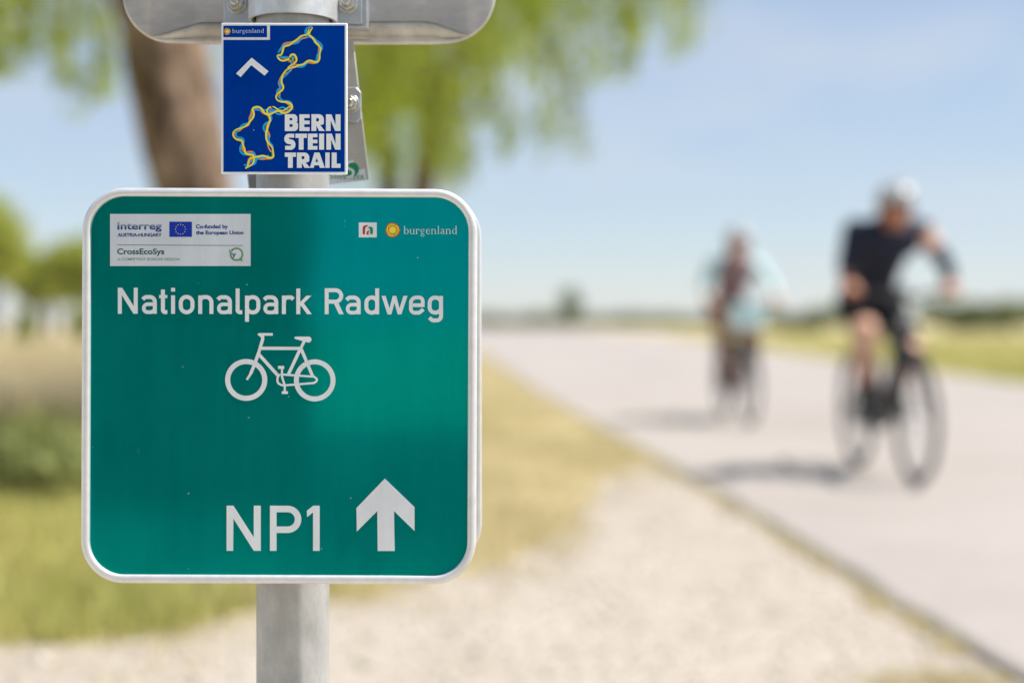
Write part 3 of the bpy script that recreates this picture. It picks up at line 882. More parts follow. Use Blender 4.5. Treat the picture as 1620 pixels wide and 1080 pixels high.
# --- road lettering, narrow sans with even strokes (units of 1/5.4 px)
def din(f, ch, x, base, w=34):
    h = w / 2
    P = lambda pts: [(x + p[0], base - p[1], *p[2:]) for p in pts]
    def st(pts, closed=False, ww=w): f.line(fil(P(pts), closed, 10), ww, closed)
    def ring(x0, x1, y0, y1, r=46): st([(x0, y0, r), (x1, y0, r), (x1, y1, r), (x0, y1, r)], True)
    if ch == 'N': f.poly([Vector(p) for p in P([(0, 0), (0, 222), (37, 222), (136, 64), (136, 222), (170, 222), (170, 0), (133, 0), (34, 158), (34, 0)])])
    elif ch == 'a':
        st([(8, 122), (28, 143, 34), (111, 143, 48), (111, 0)]); st([(111, 82), (17, 82, 36), (17, 14, 36), (80, 14, 20), (108, 30)], ww=31)
    elif ch == 't': st([(32, 207), (32, 15, 28), (70, 15)]); st([(0, 147), (70, 147)], ww=27)
    elif ch == 'i': st([(h, 0), (h, 158)]); st([(h, 190), (h, 222)])
    elif ch == 'o': ring(17, 117, 14, 145, 50)
    elif ch == 'n': st([(h, 0), (h, 158)]); st([(h, 70), (h, 144, 44), (113, 144, 46), (113, 0)])
    elif ch == 'l': st([(h, 218), (h, 15, 28), (56, 15)])
    elif ch == 'p': st([(h, -66), (h, 157)]); ring(h, 114, 14, 144)
    elif ch == 'r': st([(h, 0), (h, 158)]); st([(h, 80), (h + 4, 143, 40), (82, 143, 18), (98, 126)])
    elif ch == 'k':
        st([(h, 0), (h, 219)]); f.poly([Vector(p) for p in P([(34, 62), (34, 104), (88, 158), (130, 158), (34, 62)][:4])]); f.poly([Vector(p) for p in P([(60, 100), (132, 0), (92, 0), (36, 78)])])
    elif ch == 'R':
        st([(h, 0), (h, 222)]); st([(h, 205), (141, 205, 50), (141, 107, 50), (h, 107)]); f.poly([Vector(p) for p in P([(74, 100), (116, 100), (162, 0), (122, 0)])])
    elif ch == 'd': st([(109, 0), (109, 222)]); ring(17, 109, 14, 144)
    elif ch == 'w': f.poly([Vector(p) for p in P([(0, 158), (36, 158), (68, 52), (96, 158), (126, 158), (154, 52), (187, 158), (222, 158), (170, 0), (138, 0), (111, 96), (84, 0), (52, 0)])])
    elif ch == 'e': st([(34, 79), (118, 79), (118, 145, 47), (17, 145, 47), (17, 14, 47), (88, 14, 24), (124, 44)], ww=32)
    elif ch == 'g': ring(17, 114, 16, 144); st([(114, 158), (114, -50, 44), (42, -50, 22), (14, -27)])
f = Flat(gs, .00012, (180, 440), 5.4)
x2 = 250 * 5.4
for ch, x in zip('NationalparkRadweg', [35, 240, 388, 490, 556, 722, 882, 1042, 1122, 1278, 1437, 1560, x2 + 453, x2 + 632, x2 + 792, x2 + 938, x2 + 1172, x2 + 1332]):
    din(f, ch, x, 303 + 7 * (x - 35) / 2780.0)
f.build('lettering', M['white'], gsign)
f = Flat(gs, .00012, (340, 780), 4.765)
f.poly([(88, 432), (88, 92), (140, 92), (293, 330), (293, 92), (346, 92), (346, 432), (293, 432), (140, 190), (138, 432)])
f.line([(440, 92), (440, 432)], 50).line(fil([(441, 117), (627, 117, 78), (627, 273, 78), (441, 273)]), 49)
f.poly([(693, 130), (742, 92), (790, 92), (790, 432), (740, 432), (740, 143), (695, 178)])
f.build('lettering', M['white'], gsign)

# --- bicycle symbol
f = Flat(gs, .00012, (340, 500), 7.2)
f.line(ellipse(357, 725, 211, 209, 64), 58, True).line(ellipse(1137, 730, 209, 211, 64), 56, True)
f.line([(520, 365), (975, 367)], 37).line([(975, 370), (838, 660)], 37).line([(970, 385), (1020, 280)], 34)
f.line([(497, 430), (722, 678)], 38)
f.line(fil([(541, 215), (545, 262, 40), (498, 420, 200), (448, 560, 200), (408, 655, 100), (363, 724)]), [38, 36, 38, 40, 36, 26])
f.poly(fil([(484, 208), (500, 192), (660, 192), (660, 222), (565, 222), (552, 245), (528, 245)], True))
f.line([(985, 375), (1116, 688)], 36)
f.line(fil([(745, 662), (1130, 688, 40), (1178, 725, 30), (1130, 760, 40), (775, 788, 50), (713, 765, 50), (713, 690, 60), (745, 662)]), 24)
f.line([(765, 590), (765, 690), (797, 790), (797, 860)], 25)
f.rect(720, 565, 790, 600).rect(763, 853, 832, 885)
f.poly(fil([(903, 238, 8), (925, 232), (1085, 232, 25), (1106, 266, 25), (1080, 303, 25), (1030, 292), (912, 258, 8)], True, 5))
f.build('bicycle_symbol', M['white'], gsign)

# --- arrow sticker, thicker film with a slight edge
f = Flat(gs, .0009, (330, 740), 3.1756)
f.poly([(885, 53), (1035, 195), (1035, 315), (932, 215), (935, 415), (850, 415), (848, 215), (745, 318), (743, 200)])
f.build('arrow_symbol', M['arrow'], gsign, .0007)

# ------------------------------------------------------------------ second sign back to back
BZ = GSZ + .098
sc = F / BZ
bcx = -.0275 - .1605
bk = empty('route_sign', (bcx, BZ, gs['loc'].z + .001), (0, R(.1), R(180)))
tag(bk, 'second silver-rimmed square sign mounted back to back behind the green one', 'sign')
pan = MB(); pan.add([(p.x, 0, p.y) for p in b] + [(p.x, .002, p.y) for p in b], [tuple(range(m_)), tuple(range(2 * m_ - 1, m_ - 1, -1))])
pan.build('panel', M['green'], bk, smooth=False)
rim_mesh(fw, fh, rin, prof, 14).build('rim', M['rim'], bk)
for dz in (-.105, .105):
    mb = MB(); mb.box((0, .008, dz), (.20, .010, .028)); mb.build('rail', M['alu'], bk, bevel=.001)

# ------------------------------------------------------------------ blue trail plate
BLZ = 1.163
bl = sign_frame(449.5, 156, BLZ, .1)
bsign = empty('trail_sign', bl['loc'], (0, R(bl['roll']), 0))
tag(bsign, 'small blue trail plate with white border and yellow squiggle above the green sign', 'sign')
Sb = bl['S']; w_, h_ = 199.5 / Sb, 239 / Sb
mb = MB(); mb.box((0, .0021, 0), (w_, .004, h_)); mb.build('plate', M['white'], bsign, bevel=.0007)
mb = MB(); mb.box((0, .0048, 0), (w_ - .0006, .0014, h_ - .0006)); mb.build('backing', M['plate_edge'], bsign)
tr = lambda d=.0003: Flat(bl, d, (340, 20), 3.857)
face = tr(.00012)
face.poly([(52, 168), (336, 168), (336, 80), (792, 80), (792, 972), (52, 972)]); face.rect(52, 81, 318, 152)
face = face.build('blue_face', M['blue'], bsign)
sun_logo(lambda d: tr(d), (76, 117), 21, face)
serif_word(tr(.0003), 'burgenland', 106, 302, 109, 126, 100, .72).build('lettering', M['serif'], face)
ch = tr(.0006); ch.poly([(225, 277), (328, 360), (303, 386), (222, 322), (158, 395), (130, 373)]); ch.build('chevron', M['arrow'], bsign, .0003)
# route squiggle: strands of yellow, orange and sky blue weaving round the same course
course = [
    [(592, 88), (572, 112), (570, 140), (600, 165), (632, 190), (645, 225), (636, 262), (622, 300), (580, 300), (540, 322), (495, 322), (468, 330)],
    [(572, 105), (565, 138), (530, 152), (505, 175), (455, 190), (420, 205), (408, 235), (402, 258), (388, 268), (405, 284), (445, 284), (472, 290), (470, 268), (484, 266), (490, 292), (472, 318), (450, 345)],
    [(480, 325), (445, 355), (415, 390), (398, 430), (405, 460), (388, 490), (385, 520), (415, 545), (460, 560), (470, 585), (440, 602), (395, 598), (350, 588)],
    [(470, 575), (430, 606), (370, 606), (320, 612), (275, 590), (235, 590), (228, 630), (205, 680), (165, 700), (128, 735), (135, 768), (165, 785), (168, 825), (190, 858), (235, 862), (240, 890), (215, 930), (185, 948)],
    [(350, 585), (328, 605), (335, 655), (316, 695), (322, 750), (328, 800), (350, 850), (352, 880), (310, 888), (255, 885), (215, 900), (190, 945)]]
for si, (mat, amp, ph, wd) in enumerate((('orange', 11, 2.1, 10.5), ('cyan', 13, 0.0, 12), ('yellow', 11, 4.2, 11))):
    f = tr(.00030 + si * .00025)
    for ci, c in enumerate(course):
        pth = catmull(c, 9); L = 0; out = []
        for i, p in enumerate(pth):
            d = (pth[min(i + 1, len(pth) - 1)] - pth[max(i - 1, 0)]); d = d.normalized() if d.length else Vector((1, 0))
            if i: L += (p - pth[i - 1]).length
            a = 1.5 * amp * noise.noise(Vector((L / 60 + ci * 7.3, ph * 9.1, 0))) + .75 * amp * math.sin(L / 33 + ph + ci)
            out.append(p + Vector((-d.y, d.x)) * a)
        f.line(out, [wd * .6, wd, wd * 1.1, wd * .8, wd * 1.1, wd, wd * .6])
    f.build('route_line', M[mat], face)
# heavy block lettering
f = Flat(bl, .00095, (440, 170), 9.817)
def E(x0, x1, y0, y1):
    h = y1 - y0; s = 75
    f.poly([(x0, y0), (x1, y0), (x1, y0 + h * .22), (x0 + s, y0 + h * .22), (x0 + s, y0 + h * .375), (x1, y0 + h * .375), (x1, y0 + h * .595), (x0 + s, y0 + h * .595), (x0 + s, y0 + h * .77), (x1, y0 + h * .77), (x1, y1), (x0, y1)])
def Rr(x0, y0, y1):
    h = y1 - y0; k = h / 258
    f.poly(fil([(x0, y0), (x0 + 192, y0, 78), (x0 + 192, y0 + 160 * k, 78), (x0 + 134, y0 + 166 * k), (x0 + 208, y1), (x0 + 118, y1), (x0 + 76, y0 + 172 * k), (x0 + 76, y1), (x0, y1)], True),
           fil([(x0 + 75, y0 + 60 * k), (x0 + 118, y0 + 60 * k, 22), (x0 + 118, y0 + 112 * k, 22), (x0 + 75, y0 + 112 * k)], True)[::-1])
def N(x0, x1, y0, y1):
    f.poly([(x0, y0), (x0 + 85, y0), (x1 - 77, y0 + (y1 - y0) * .63), (x1 - 77, y0), (x1, y0), (x1, y1), (x1 - 84, y1), (x0 + 73, y0 + (y1 - y0) * .37), (x0 + 73, y1), (x0, y1)])
def T(x0, x1, y0, y1):
    c = (x0 + x1) / 2; f.poly([(x0, y0), (x1, y0), (x1, y0 + 66), (c + 37, y0 + 66), (c + 37, y1), (c - 37, y1), (c - 37, y0 + 66), (x0, y0 + 66)])
f.poly(fil([(107, 110), (300, 110, 66), (303, 226, 40), (280, 237), (312, 246, 40), (312, 371, 68), (107, 371)], True),
       fil([(180, 168), (226, 168, 19), (226, 206, 19), (180, 206)], True)[::-1], fil([(180, 263), (230, 263, 21), (230, 308, 21), (180, 308)], True)[::-1])
E(333, 492, 112, 370); Rr(520, 110, 370); N(745, 972, 112, 370)
f.line(fil([(253, 444), (135, 440, 52), (135, 528, 40), (237, 545, 44), (237, 633, 52), (112, 630)], False, 12), [60, 64, 70, 74, 78, 74, 70, 64, 60])
T(272, 450, 412, 660); E(465, 613, 412, 660); f.rect(640, 412, 716, 660); N(752, 972, 412, 660)
T(108, 280, 705, 942); Rr(295, 705, 942)
f.poly([(496, 942), (566, 705), (645, 705), (728, 942), (652, 942), (637, 902), (567, 902), (555, 942)], [(603, 785), (582, 850), (625, 850)])
f.rect(736, 705, 803, 942); f.poly([(835, 705), (912, 705), (912, 878), (972, 878), (972, 942), (835, 942)])
f.build('lettering', M['white'], face)

# ------------------------------------------------------------------ tilted plate behind the post, with a maker's sticker
TZ = PZ + .034
tp = sign_frame(476.5, 184, TZ, -6.5)
tsign = empty('trail_sign', tp['loc'], (0, R(tp['roll']), 0))
tag(tsign, 'tilted grey metal plate seen from behind, peeping out right of the blue plate', 'sign')
St = tp['S']
mb = MB(); mb.box((0, .0015, 0), (191 / St, .003, 224 / St)); mb.build('plate', M['alu_dull'], tsign, bevel=.0006)
stk = Flat(tp, .0002); stk.poly([(505, 279), (577, 267), (579.5, 283), (507, 295)]); stk = stk.build('sticker', M['label_white'], tsign)
lf = Flat(tp, .0004); lf.poly(ellipse(555, 268, 13, 12, 24)); lf.build('leaf_emblem', M['pgreen'], stk)
lf = Flat(tp, .0006); lf.line(fil([(560, 255), (549, 257, 6), (549, 266, 6), (560, 270, 6), (558, 279, 6), (549, 281)]), 4.2); lf.build('curl_emblem', M['label_white'], stk)
lt = Flat(tp, .0004)
lt.text('SCHWEITZER', 511, 577, 277, 283.5, .02)
lt.build('lettering', M['ink_leaf'], stk)
# clamp ear with bolt on this plate
ear = MB()
e0 = tp['fn']
def ex(x, y): u, v = e0(x, y); return u, v
pts_e = [(500, 196), (566, 196), (573, 189), (573, 149), (566, 141), (500, 141)]
fr = [(*ex(*p)[:1], -.010, ex(*p)[1]) for p in pts_e]; bk_ = [(p[0], -.006, p[2]) for p in fr]
ear.add(fr + bk_, [tuple(range(6)), tuple(range(11, 5, -1))] + [(i, (i + 1) % 6, 6 + (i + 1) % 6, 6 + i) for i in range(6)])
ear.build('clamp', M['alu'], tsign, bevel=.0006)

def nut(parent, u, v, y, rot=.3, s=1.0):
    mb = MB()
    mb.tube([(u, y, v), (u, y - .0016 * s, v)], .0088 * s, 24)
    hexp = [(u + .0072 * s * math.cos(rot + k * math.pi / 3), v + .0072 * s * math.sin(rot + k * math.pi / 3)) for k in range(6)]
    a, c = y - .0016 * s, y - .0078 * s
    mb.add([(p[0], a, p[1]) for p in hexp] + [(p[0], c, p[1]) for p in hexp], [tuple(range(6)), tuple(range(11, 5, -1))] + [(i, (i + 1) % 6, 6 + (i + 1) % 6, 6 + i) for i in range(6)])
    mb.tube([(u, c + .001, v), (u, c - .0052 * s, v), (u, c - .0060 * s, v)], [.0041 * s, .0041 * s, .0032 * s], 20)
    return mb.build('nut', M['steel'], parent, bevel=.0005)
u, v = e0(556, 168); nut(tsign, u, v, -.010, .2, .95)

# ------------------------------------------------------------------ upper sign seen from behind
UZ = 1.250
us = sign_frame(488.5, -220, UZ, 0)
usign = empty('direction_sign', us['loc'])
tag(usign, 'grey metal sign seen from behind at the top of the post with folded lower edge', 'sign')
fnu = us['fn']
def outline_y(x):      # lower outline in photo rows
    L, Rr_, r = 197.0, 781.0, 74.0
    d = 0 if L + r <= x <= Rr_ - r else (L + r - x if x < L + r else x - (Rr_ - r))
    return 65 - r + math.sqrt(max(0, r * r - d * d))
def crease_y(x):
    yc = np.interp(x, [197, 243, 318, 680, 735, 781], [70, 58, 36, 34, 54, 70])
    return min(yc, outline_y(x))
xs = np.concatenate([197 + 74 * (1 - np.cos(np.linspace(0, math.pi / 2, 16))), np.linspace(275, 703, 30), 781 - 74 * (1 - np.cos(np.linspace(math.pi / 2, 0, 16)))])
up = MB(); fo = MB(); fv = []; ff = []; pv = []; pf = []
for x in xs:
    yb, yc = outline_y(x), crease_y(x)
    u, vc = fnu(x, yc); _, vt = fnu(x, -500 + (outline_y(x) - 65) * -1); _, vb = fnu(x, yb)
    pv += [(u, 0, vc), (u, 0, vt)]
    k = (vc - vb)
    for t in (0, .25, .5, .75, 1):
        a = t * math.pi / 2
        fv.append((u, k * .75 * (1 - math.cos(a)), vc - k * math.sin(a)))
for i in range(len(xs) - 1):
    pf.append((2 * i, 2 * i + 1, 2 * i + 3, 2 * i + 2))
    for j in range(4): ff.append((5 * i + j, 5 * i + j + 1, 5 * i + j + 6, 5 * i + j + 5))
up.add(pv, pf); o = up.build('back_panel', M['alu'], usign); mo = o.modifiers.new('thickness', 'SOLIDIFY'); mo.thickness = .002; mo.offset = -1
fo.add(fv, ff); o = fo.build('folded_edge', M['rim_worn'], usign); mo = o.modifiers.new('thickness', 'SOLIDIFY'); mo.thickness = .0016; mo.offset = 0
# thin bright border that follows the outline
bd = MB(); path = [Vector((fnu(x, outline_y(x))[0], .001, fnu(x, outline_y(x))[1])) for x in xs]
path = [Vector((path[0].x, .001, fnu(197, -480)[1]))] + path + [Vector((path[-1].x, .001, fnu(781, -480)[1]))]
bd.tube(path, .0018, 8); bd.build('edge_bead', M['rim_worn'], usign)
# clamp: two ears and the half-round band in front of the post
du, dy = pole_c.x - us['loc'].x, PZ - UZ
ztop = fnu(0, -170)[1]; zband = wp(0, 39.5, PZ + .012).z - us['loc'].z
def ear_plate(x0, x1, yb, y, th, name='clamp_ear'):
    u0, vb = fnu(x0, yb); u1, _ = fnu(x1, yb)
    mb = MB(); mb.box(((u0 + u1) / 2, y, (ztop + vb) / 2), (u1 - u0, th, ztop - vb)); return mb.build(name, M['alu'], usign, bevel=.0007)
ear_plate(362, 402, 46, -.021, .003); ear_plate(531, 577, 46, -.021, .003)
ear_plate(366, 584, 50, -.009, .016, 'clamp_spacer')
bandm = MB(); ri, ro = .0348, .0374; nb = 40; vs = []; fs = []
prof_b = [(-1, 0.0, -.0205 - dy)] + [(math.cos(math.pi * (1 + i / nb)), math.sin(math.pi * (1 + i / nb)), 0) for i in range(nb + 1)] + [(1, 0.0, -.0205 - dy)]
for cx_, sy_, yo in prof_b:
    for r_, z in ((ri, zband), (ro, zband), (ro, ztop), (ri, ztop)):
        vs.append((du + r_ * cx_, dy + r_ * sy_ + yo, z))
for i in range(len(prof_b) - 1):
    for j in range(4): fs.append((4 * i + j, 4 * i + (j + 1) % 4, 4 * i + 4 + (j + 1) % 4, 4 * i + 4 + j))
bandm.add(vs, fs); bandm.build('clamp_band', M['band'], usign)
ln_ = MB(); ln_.tube([(du, dy, zband + .0035), (du, dy, ztop)], [.0338, .0338], 36, caps=False); ln_.build('rusty_gap_shade', M['rust_shade'], usign)  # added ring: rust and gap shadow put into its dark brown colour
for px, rot in ((383, .15), (554.5, .45)):
    u, v = fnu(px, 15); nut(usign, u, v, -.0226, rot, 1.0)

# ================================================================== cyclists
M['rubber'] = plain('tyre rubber', (.045, .045, .047), .75)
M['black_paint'] = plain('black frame paint', (.02, .021, .024), .3)
M['red_paint'] = plain('dark red frame paint', (.16, .03, .02), .3)
M['chrome'] = metal('polished alloy', (.7, .7, .72), .28, .08)
M['black_cloth'] = plain('black cloth', (.014, .015, .02), .85, 0, .2, .3, 60)
M['navy_cloth'] = plain('navy jersey', (.018, .022, .042), .8, 0, .25, .3, 60)
M['aqua_cloth'] = plain('pale aqua jacket', (.52, .72, .75), .7, 0, .3, .06, 40)
M['plum_cloth'] = plain('dusky plum top', (.24, .155, .17), .8, 0, .2, .2, 40)
M['brown_cloth'] = plain('brown tights', (.17, .085, .065), .8, 0, .2, .2, 40)
M['skin'] = plain('skin', (.56, .29, .20), .5, 0, .4, .06, 25)
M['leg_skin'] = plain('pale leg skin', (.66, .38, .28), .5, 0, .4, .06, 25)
M['skin_tan'] = plain('tanned skin', (.50, .22, .13), .5, 0, .4, .06, 25)
M['helmet_grey'] = plain('grey helmet shell', (.42, .425, .44), .3)
M['helmet_white'] = plain('white helmet shell', (.62, .62, .62), .35)
M['hair'] = plain('dark brown hair', (.035, .022, .015), .6, 0, .4, .3, 90)
M['lens'] = plain('dark lens', (.012, .012, .014), .08)
M['lamp_glass'] = plain('headlight glass', (.35, .36, .38), .15)
M['sole'] = plain('shoe', (.02, .02, .022), .6)

def L(f, l, z): return Vector((l, -f, z))      # forward, rider's left, up

def bicycle(label, loc, yaw, paint, bag=None):
    t = empty('bicycle', loc, (0, 0, yaw)); tag(t, label, 'bicycle')
    rw = .352
    for nm, fx in (('front_wheel', .54), ('rear_wheel', -.54)):
        w = empty(nm, L(fx, 0, rw)); w.parent = t
        mb = MB(); mb.torus((0, 0, 0), (1, 0, 0), rw - .021, .021, 44, 10); mb.build('tyre', M['rubber'], w)
        mb = MB(); mb.torus((0, 0, 0), (1, 0, 0), rw - .048, .008, 44, 8); mb.build('rim', M['black_paint'], w)
        mb = MB(); mb.tube([(-.05, 0, 0), (.05, 0, 0)], .02, 14); mb.build('hub', M['chrome'], w)
        mb = MB()
        for k in range(28):
            a = 2 * math.pi * k / 28; s_ = .03 if k % 2 else -.03
            mb.tube([(s_, .018 * math.cos(a + .7), .018 * math.sin(a + .7)), (0, (rw - .055) * math.cos(a), (rw - .055) * math.sin(a))], .0014, 4, caps=False)
        o = mb.build('spokes', M['chrome'], w); o['kind'] = 'stuff'
    bb, head, seat = L(-.10, 0, .30), L(.30, 0, .86), L(-.27, 0, .80)
    headlo = L(.335, 0, .74)
    mb = MB()
    mb.tube([bb, headlo], [.046, .042], 14); mb.tube([seat, head], .026, 12); mb.tube([bb, seat], .026, 12); mb.tube([headlo, head], .034, 12)
    for s_ in (-.055, .055):
        mb.tube([bb + Vector((s_ * .5, 0, 0)), L(-.54, s_, rw)], .011, 8); mb.tube([seat + Vector((s_ * .3, 0, -.04)), L(-.54, s_, rw)], .009, 8)
    mb.tube([bb + Vector((-.04, 0, 0)), bb + Vector((.04, 0, 0))], .045, 16)
    mb.build('frame', M[paint], t)
    mb = MB()
    for s_ in (-.055, .055): mb.tube([headlo + Vector((s_, 0, -.02)), L(.42, s_, .56), L(.54, s_, rw)], [.027, .024, .016], 10)
    mb.tube([headlo + Vector((-.06, 0, -.01)), headlo + Vector((.06, 0, -.01))], .02, 10)
    mb.build('fork', M['black_paint'], t)
    mb = MB(); mb.tube([seat, L(-.31, 0, .93)], .0145, 10); mb.build('seat_post', M['chrome'], t)
    sd = MB(); sd.sphere(L(-.36, 0, .945), (.072, .11, .028), 16, 8); sd.sphere(L(-.24, 0, .945), (.03, .12, .022), 14, 8); sd.build('saddle', M['black_cloth'], t)
    hb = MB()
    hb.tube([head, L(.285, 0, .97), L(.33, 0, 1.02)], .017, 10)
    hb.tube(catmull([L(.27, -.33, 1.05), L(.31, -.2, 1.05), L(.335, -.06, 1.02), L(.335, .06, 1.02), L(.31, .2, 1.05), L(.27, .33, 1.05)], 4), .0135, 10)
    h = hb.build('handlebar', M['black_paint'], t)
    for s_ in (-1, 1):
        g = MB(); g.tube([L(.297, s_ * .225, 1.05), L(.268, s_ * .335, 1.05)], .0175, 10); g.build('grip', M['rubber'], h)
        g = MB(); g.tube([L(.315, s_ * .19, 1.035), L(.36, s_ * .23, 1.01), L(.35, s_ * .30, 1.0)], .006, 6); g.build('brake_lever', M['black_paint'], h)
    mb = MB(); mb.box(L(.335, 0, 1.055), (.06, .04, .045)); mb.build('display', M['black_paint'], h, bevel=.006)
    mb = MB(); mb.tube([L(.36, 0, .90), L(.41, 0, .895)], [.03, .042], 16); o = mb.build('headlight', M['black_paint'], t)
    mb = MB(); mb.sphere(L(.412, 0, .895), (.039, .012, .039), 16, 8); mb.build('lens', M['lamp_glass'], o)
    mb = MB()
    for s_, df in ((-1, 1), (1, -1)):
        mb.tube([bb + Vector((s_ * .065, 0, 0)), L(-.10 + df * .17, s_ * .085, .30)], [.014, .011], 8)
    mb.tube([bb + Vector((-.065, 0, 0)), bb + Vector((.065, 0, 0))], .012, 8)
    mb.build('cranks', M['chrome'], t)
    mb = MB(); mb.torus(bb + Vector((-.055, 0, 0)), (1, 0, 0), .085, .005, 32, 6); mb.build('chainring', M['chrome'], t)
    mb = MB(); mb.tube([L(-.10, -.055, .386), L(-.54, -.055, rw + .04), L(-.585, -.055, rw), L(-.54, -.055, rw - .04), L(-.10, -.055, .214)], .005, 6); mb.build('chain', M['rubber'], t)
    for s_, df in ((-1, 1), (1, -1)):
        mb = MB(); mb.box(L(-.10 + df * .17, s_ * .135, .30), (.09, .09, .018)); mb.build('pedal', M['rubber'], t, bevel=.004)
    for nm, fx in (('f', .54), ('r', -.54)):
        mb = MB()
        arc = [L(fx + (rw + .025) * math.cos(a), 0, rw + (rw + .025) * math.sin(a)) for a in np.linspace(R(20), R(160), 14)]
        if fx > 0: arc = arc[4:]
        else: arc = arc[3:]
        mb.tube(arc, .012, 6); mb.build('mudguard', M['black_paint'], t)
    return t

def capsule(mb, a, ra, b_, rb, n=14):
    mb.tube([a, b_], [ra, rb], n); mb.sphere(a, ra, n, 8); mb.sphere(b_, rb, n, 8)

def body_mesh(name, caps, mats, parent, voxel=.010):
    """blend tapered limbs into one continuous skin, then clothe each face by the limb it belongs to"""
    mb = MB()
    for a, ra, b_, rb, k in caps: capsule(mb, a, ra, b_, rb)
    me = bpy.data.meshes.new('tmp'); me.from_pydata(mb.v, [], mb.f)
    o = bpy.data.objects.new('tmp', me); col.objects.link(o)
    m = o.modifiers.new('r', 'REMESH'); m.mode = 'VOXEL'; m.voxel_size = voxel
    m = o.modifiers.new('s', 'SMOOTH'); m.iterations = 5; m.factor = .5
    bpy.context.view_layer.update()
    me2 = bpy.data.meshes.new_from_object(o.evaluated_get(bpy.context.evaluated_depsgraph_get()))
    bpy.data.objects.remove(o); bpy.data.meshes.remove(me)
    keys = list(dict.fromkeys(c[4] for c in caps))
    me2.materials.clear()
    n = len(me2.polygons); cen = np.zeros(n * 3, np.float32); me2.polygons.foreach_get('center', cen); cen = cen.reshape(-1, 3)
    best = np.full(n, 1e9); idx = np.zeros(n, np.int32)
    for a, ra, b_, rb, k in caps:
        A, Bv = np.array(a), np.array(b_); d = Bv - A; t = np.clip(((cen - A) @ d) / max(1e-9, d @ d), 0, 1)
        dist = np.linalg.norm(cen - (A + t[:, None] * d), axis=1) - (ra + (rb - ra) * t)
        w = dist < best; best[w] = dist[w]; idx[w] = keys.index(k)
    o = link(name, me2, [M[mats.get(k, k)] for k in keys], parent)
    me2.polygons.foreach_set('material_index', idx); me2.polygons.foreach_set('use_smooth', np.ones(n, bool))
    me2.update()
    return o

